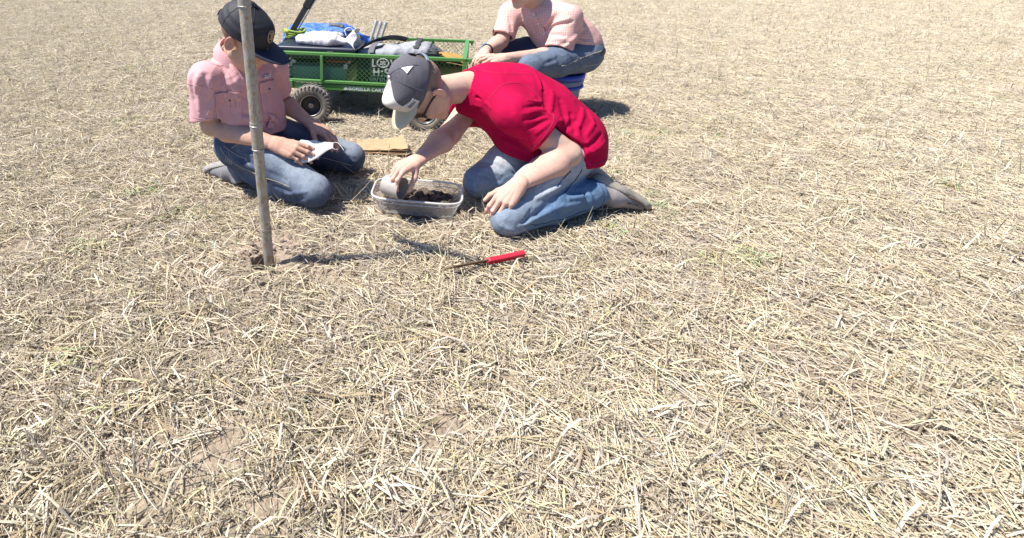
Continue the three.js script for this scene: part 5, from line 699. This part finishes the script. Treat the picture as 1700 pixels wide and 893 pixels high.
// ------------------------------------------------------------------ tub with soil, cup, auger, knife, bags
const TB = -10.8 * Math.PI / 180;
{
  const t = thing('plastic_tub', 'clear plastic tub holding dark soil, in front of the kneeling person in red', 'tub', [BOXC[0], 0, BOXC[1]], TB);
  const loop = (a, hx, hz, n = 5) => { const c = Math.cos(a), s = Math.sin(a); return [hx * Math.sign(c) * Math.abs(c) ** (2 / n), hz * Math.sign(s) * Math.abs(s) ** (2 / n)]; };
  const wall = (v) => [lerp(0.155, 0.178, v), lerp(0.082, 0.1, v)];
  const clear = new THREE.MeshPhysicalMaterial({ color: lin(0.94, 0.93, 0.91), roughness: 0.26, transmission: 0.92, thickness: 0, ior: 1.45, specularIntensity: 0.6 });
  const milky = new THREE.MeshPhysicalMaterial({ color: lin(0.82, 0.81, 0.79), roughness: 0.35, transmission: 0.45, thickness: 0, ior: 1.45 });
  part('wall', sheet((u, v) => { const w = wall(v), [x, z] = loop(u * 6.2832, w[0], w[1]); return [x, 0.004 + 0.07 * v, z]; }, 96, 8, 0.0016), clear, t);
  part('floor', sheet((u, v) => { const [x, z] = loop(u * 6.2832, 0.155 * v, 0.082 * v); return [x, 0.004, z]; }, 64, 6, 0.0016), clear, t);
  part('rim', tube(Array.from({ length: 96 }, (_, i) => { const [x, z] = loop(i / 96 * 6.2832, 0.1805, 0.1025); return [x, 0.0745, z]; }), 0.0042, 192, 8, true), milky, t);
  part('ridge', tube(Array.from({ length: 96 }, (_, i) => { const w = wall(0.74), [x, z] = loop(i / 96 * 6.2832, w[0] + 0.002, w[1] + 0.002); return [x, 0.056, z]; }), 0.0018, 192, 6, true), milky, t);
  // clods
  const lump = (s) => { const g = new THREE.IcosahedronGeometry(1, 2), p = g.attributes.position, o = rnd() * 50; for (let i = 0; i < p.count; i++) { const v = V().fromBufferAttribute(p, i), k = 1 + 0.38 * noise(v.x * 1.6 + o, v.y * 1.6, v.z * 1.6) + 0.2 * noise(v.x * 4 + o, v.y * 4, v.z * 4); p.setXYZ(i, v.x * k * s * 1.15, v.y * k * s * 0.8, v.z * k * s); } g.computeVertexNormals(); return g; };
  const soilM = new THREE.MeshStandardMaterial({ vertexColors: true, roughness: 1, bumpMap: texture(128, (u, v) => { const q = 0.5 * tnoise(u, v, 20, 121) + 0.5 * tnoise(u, v, 60, 122); return [q, q, q]; }, 20, false), bumpScale: 0.003 });
  const clods = []; const tint = (k) => [lerp(0.035, 0.17, k), lerp(0.024, 0.125, k), lerp(0.018, 0.09, k)];
  for (let i = 0; i < 230; i++) { const x = rr(-0.134, 0.134), z = rr(-0.06, 0.06), h = 0.026 + 0.038 * (1 - (x / 0.17) ** 2) * (0.6 + 0.4 * sst(-0.07, 0.03, z)) * rr(0.4, 1.15), s = rr(0.005, 0.0155) * (rnd() < 0.25 ? 1.3 : 1), d = sst(0.15, -0.2, (x + 0.02) * 2.2 + z) ; clods.push(toned(boxUV(lump(s).rotateY(rnd() * 6)).translate(x, h, z), tint(rnd() < 0.3 + 0.25 * d ? rr(0, 0.12) : rr(0.2, 1)))); }
  const so = new THREE.Mesh(mergeGeometries([...clods, toned(boxUV(new THREE.SphereGeometry(1, 24, 12).scale(0.146, 0.036, 0.073).translate(0, 0.022, 0)), tint(0.2))]), soilM); so.name = 'soil'; so.userData.kind = 'stuff'; so.userData.label = 'dark crumbly soil lying in the clear plastic tub'; so.position.set(BOXC[0], 0, BOXC[1]); so.rotation.y = TB; so.castShadow = so.receiveShadow = true; scene.add(so);
  const loose = []; const put = (x, z, s, k) => loose.push(toned(boxUV(lump(s)).translate(x, ground(x, z) + s * 0.3, z), [lerp(0.14, 0.35, k), lerp(0.1, 0.275, k), lerp(0.073, 0.205, k)]));
  for (let i = 0; i < 240; i++) { const a = rnd() * 6.283, d = 0.075 + 0.18 * rnd() ** 1.3; put(HOLE[0] + d * Math.cos(a) * 1.2, HOLE[1] + d * Math.sin(a), rr(0.002, 0.0085) * (1.3 - d * 2), rr(0.1, 1)); }
  for (let i = 0; i < 500; i++) { const x = rr(-1.6, 1.8), z = rr(-3, -1.1); if (bare(x, z) > 0.35 && !inBox(x, z, 0.03)) put(x, z, rr(0.0015, 0.006), rr(0.2, 1)); }
  const lo = new THREE.Mesh(mergeGeometries(loose), soilM); lo.name = 'soil_crumbs'; lo.userData.kind = 'stuff'; lo.userData.label = 'dry crumbs of soil around the auger hole and on bare patches'; lo.castShadow = lo.receiveShadow = true; scene.add(lo);
  // cup held on its side
  const c = thing('cup', 'pale metal cup held sideways over the soil in the tub', 'cup', [0.125, 0.134, -1.912]); c.quaternion.setFromUnitVectors(V(0, 1, 0), V(0.8, 0.02, 0.6).normalize());
  part('cup_wall', new THREE.LatheGeometry([[0.001, -0.038], [0.038, -0.038], [0.0405, -0.035], [0.043, 0.04], [0.0437, 0.0415], [0.0415, 0.0415]].map(([x, y]) => new THREE.Vector2(x, y)), 48), M([0.43, 0.375, 0.33], 0.5, { map: weave(1.5, 0.3, 123) }), c);
  part('cup_inside', new THREE.LatheGeometry([[0.0414, 0.0414], [0.041, 0.04], [0.0385, -0.033], [0.001, -0.034]].map(([x, y]) => new THREE.Vector2(x, y)), 48), M([0.43, 0.375, 0.33], 0.5, { side: THREE.DoubleSide, map: weave(1.5, 0.3, 124) }), c);
  // auger
  const a = thing('soil_auger', 'grey metal soil auger pole standing upright in a dug hole', 'auger', [HOLE[0], -0.06, HOLE[1]]), top = [-0.026, 1.12, 0.0], q = (t) => top.map((v) => v * t), zinc = M([0.37, 0.345, 0.295], 0.5, { metalness: 0.3, map: texture(128, (u, v) => { const t = 0.5 + 0.5 * tnoise(u, v, 24, 125) + 0.45 * tnoise(u, v, 64, 126) * (0.3 + tnoise(u, v, 6, 127)); const r = sst(0.62, 0.85, tnoise(u, v, 14, 128)); return [t, t * lerp(0.98, 0.78, r), t * lerp(0.94, 0.6, r)]; }, 1) }); zinc.map.repeat.set(1, 5);
  const y = (h) => (h + 0.06) / 1.12;
  part('shaft', rod(q(0), q(1), 0.0172, 0.0172, 24), zinc, a);
  for (const [h0, h1, r] of [[0.1, 0.115, 0.0188], [0.12, 0.128, 0.0192], [0.415, 0.5, 0.0192], [0.85, 0.9, 0.0186], [1.0, 1.06, 0.021]]) part('coupling', rod(q(y(h0)), q(y(h1)), r, r, 24), zinc, a);
  for (const h of [0.41, 0.488, 0.852]) part('weld', new THREE.TorusGeometry(0.0185, 0.0022, 6, 28).rotateX(Math.PI / 2).translate(...q(y(h))), M([0.42, 0.4, 0.36], 0.35, { metalness: 0.5 }), a);
  const dx = 0.16 * 0.86, dz = 0.16 * 0.51; part('cross_handle', rod([top[0] - dx, top[1], top[2] - dz], [top[0] + dx, top[1], top[2] + dz], 0.016, 0.016, 18), zinc, a);
  // knife
  const kn = thing('soil_knife', 'soil knife with bright red handle and rusty blade lying on the straw', 'knife', [0.417, 0.011, -1.56], Math.atan2(0.068, 0.281));
  const hs = new THREE.Shape([[0, -0.0135], [0.015, -0.0165], [0.05, -0.0125], [0.1, -0.0145], [0.135, -0.0155], [0.139, -0.006], [0.139, 0.006], [0.135, 0.0145], [0.09, 0.0125], [0.05, 0.0135], [0.012, 0.0175], [0, 0.0135]].map(([x, z]) => new THREE.Vector2(x, z)));
  const hg = new THREE.ExtrudeGeometry(hs, { depth: 0.014, bevelEnabled: true, bevelSize: 0.004, bevelThickness: 0.004, bevelSegments: 3, curveSegments: 6 }).scale(1, 0.8, 0.72).rotateX(0.5).translate(0.0, 0.012, -0.004).rotateZ(0.09);
  part('handle', hg, M([0.55, 0.022, 0.045], 0.38), kn);
  part('blade', new THREE.ExtrudeGeometry(new THREE.Shape([[0.004, -0.013], [-0.12, -0.015], [-0.15, 0.0], [-0.12, 0.012], [0.004, 0.013]].map(([x, z]) => new THREE.Vector2(x, z))), { depth: 0.0025, bevelEnabled: true, bevelSize: 0.001, bevelThickness: 0.001, bevelSegments: 1 }).rotateX(0.75).translate(0, 0.016, 0).rotateZ(0.05), M([0.2, 0.135, 0.075], 0.55, { metalness: 0.4, map: weave(12, 0.4, 129) }), kn);
  // paper bag on the ground
  const pb = thing('paper_bag', 'tan paper bag lying flat on the straw between the two kneeling people', 'paper bag', [0.105, 0.012, -2.63], -0.12), kraft = M([0.43, 0.285, 0.155], 0.85, { map: weave(2, 0.25, 131) });
  part('top_sheet', sheet((u, v) => [(u - 0.5) * 0.25 + 0.03 * (v - 0.5), 0.018 + 0.042 * u ** 2 * (1 - 0.35 * v) + 0.012 * Math.exp(-(((v - 0.45 - 0.1 * u) / 0.08) ** 2)) + 0.006 * noise(u * 7, v * 6, 3), (v - 0.5) * 0.15 + 0.02 * u], 30, 18, 0.0022), kraft, pb);
  part('bottom_sheet', sheet((u, v) => [(u - 0.5) * 0.255 + 0.03 * (v - 0.5), 0.004 + 0.008 * u + 0.003 * noise(u * 5, v * 6, 9), (v - 0.5) * 0.156 + 0.022 * u], 24, 14, 0.0022), kraft, pb);
  part('side_fold', sheet((u, v) => [(u - 0.5) * 0.25 + 0.014, lerp(0.008 + 0.008 * u, 0.017 + 0.018 * u, v), 0.077 + 0.02 * u - 0.016 * Math.sin(v * 3.14)], 20, 6, 0.002), M([0.3, 0.185, 0.1], 0.85), pb);
  // cloth sample bag in the hand of the person in pink
  const sb = thing('sample_bag', 'small white cloth sample bag with wire ties in the hand of the person in pink', 'bag', [-0.2, 0.23, -2.047]), lin2 = M([0.6, 0.575, 0.55], 0.9, { map: weave(14, 0.14, 133) });
  sb.quaternion.setFromRotationMatrix(new THREE.Matrix4().makeBasis(V(0.96, 0.1, 0.26).normalize(), V(-0.29, 0.66, 0.69).normalize().cross(V(0.96, 0.1, 0.26).normalize()).normalize().negate().negate(), V(-0.02, 0.66, 0.75).normalize()));
  const half = (s) => sheet((u, v) => { const x = lerp(-0.07, 0.085, u), top2 = 0.048 - 0.012 * u - 0.02 * sst(0.15, 0, u), bot = -0.05 + 0.06 * sst(0.3, 1, u) ** 1.3 - 0.0 * u; return [x, lerp(bot, top2, v) + 0.003 * noise(u * 6, v * 4, 2), s * (0.0015 + 0.0035 * Math.sin(v * 3.14) * Math.sin(Math.min(1, u * 1.05) * 2.9 + 0.1)) + 0.004 * Math.sin(u * 5) - 0.002]; }, 26, 14, 0.0018);
  part('cloth', [half(1), half(-1)], lin2, sb);
  const wire = M([0.68, 0.67, 0.64], 0.6);
  part('wire_tie', tube([[0.08, 0.032, 0.004], [0.082, 0.02, 0.016], [0.09, 0.004, 0.02], [0.102, -0.002, 0.018], [0.108, 0.002, 0.014]], 0.0011, 30, 6), wire, sb); part('wire_tie', tube([[0.085, 0.033, 0.004], [0.105, 0.03, 0.012], [0.12, 0.014, 0.016], [0.134, -0.004, 0.016]], 0.0011, 30, 6), wire, sb);
}

renderer.render(scene, camera);
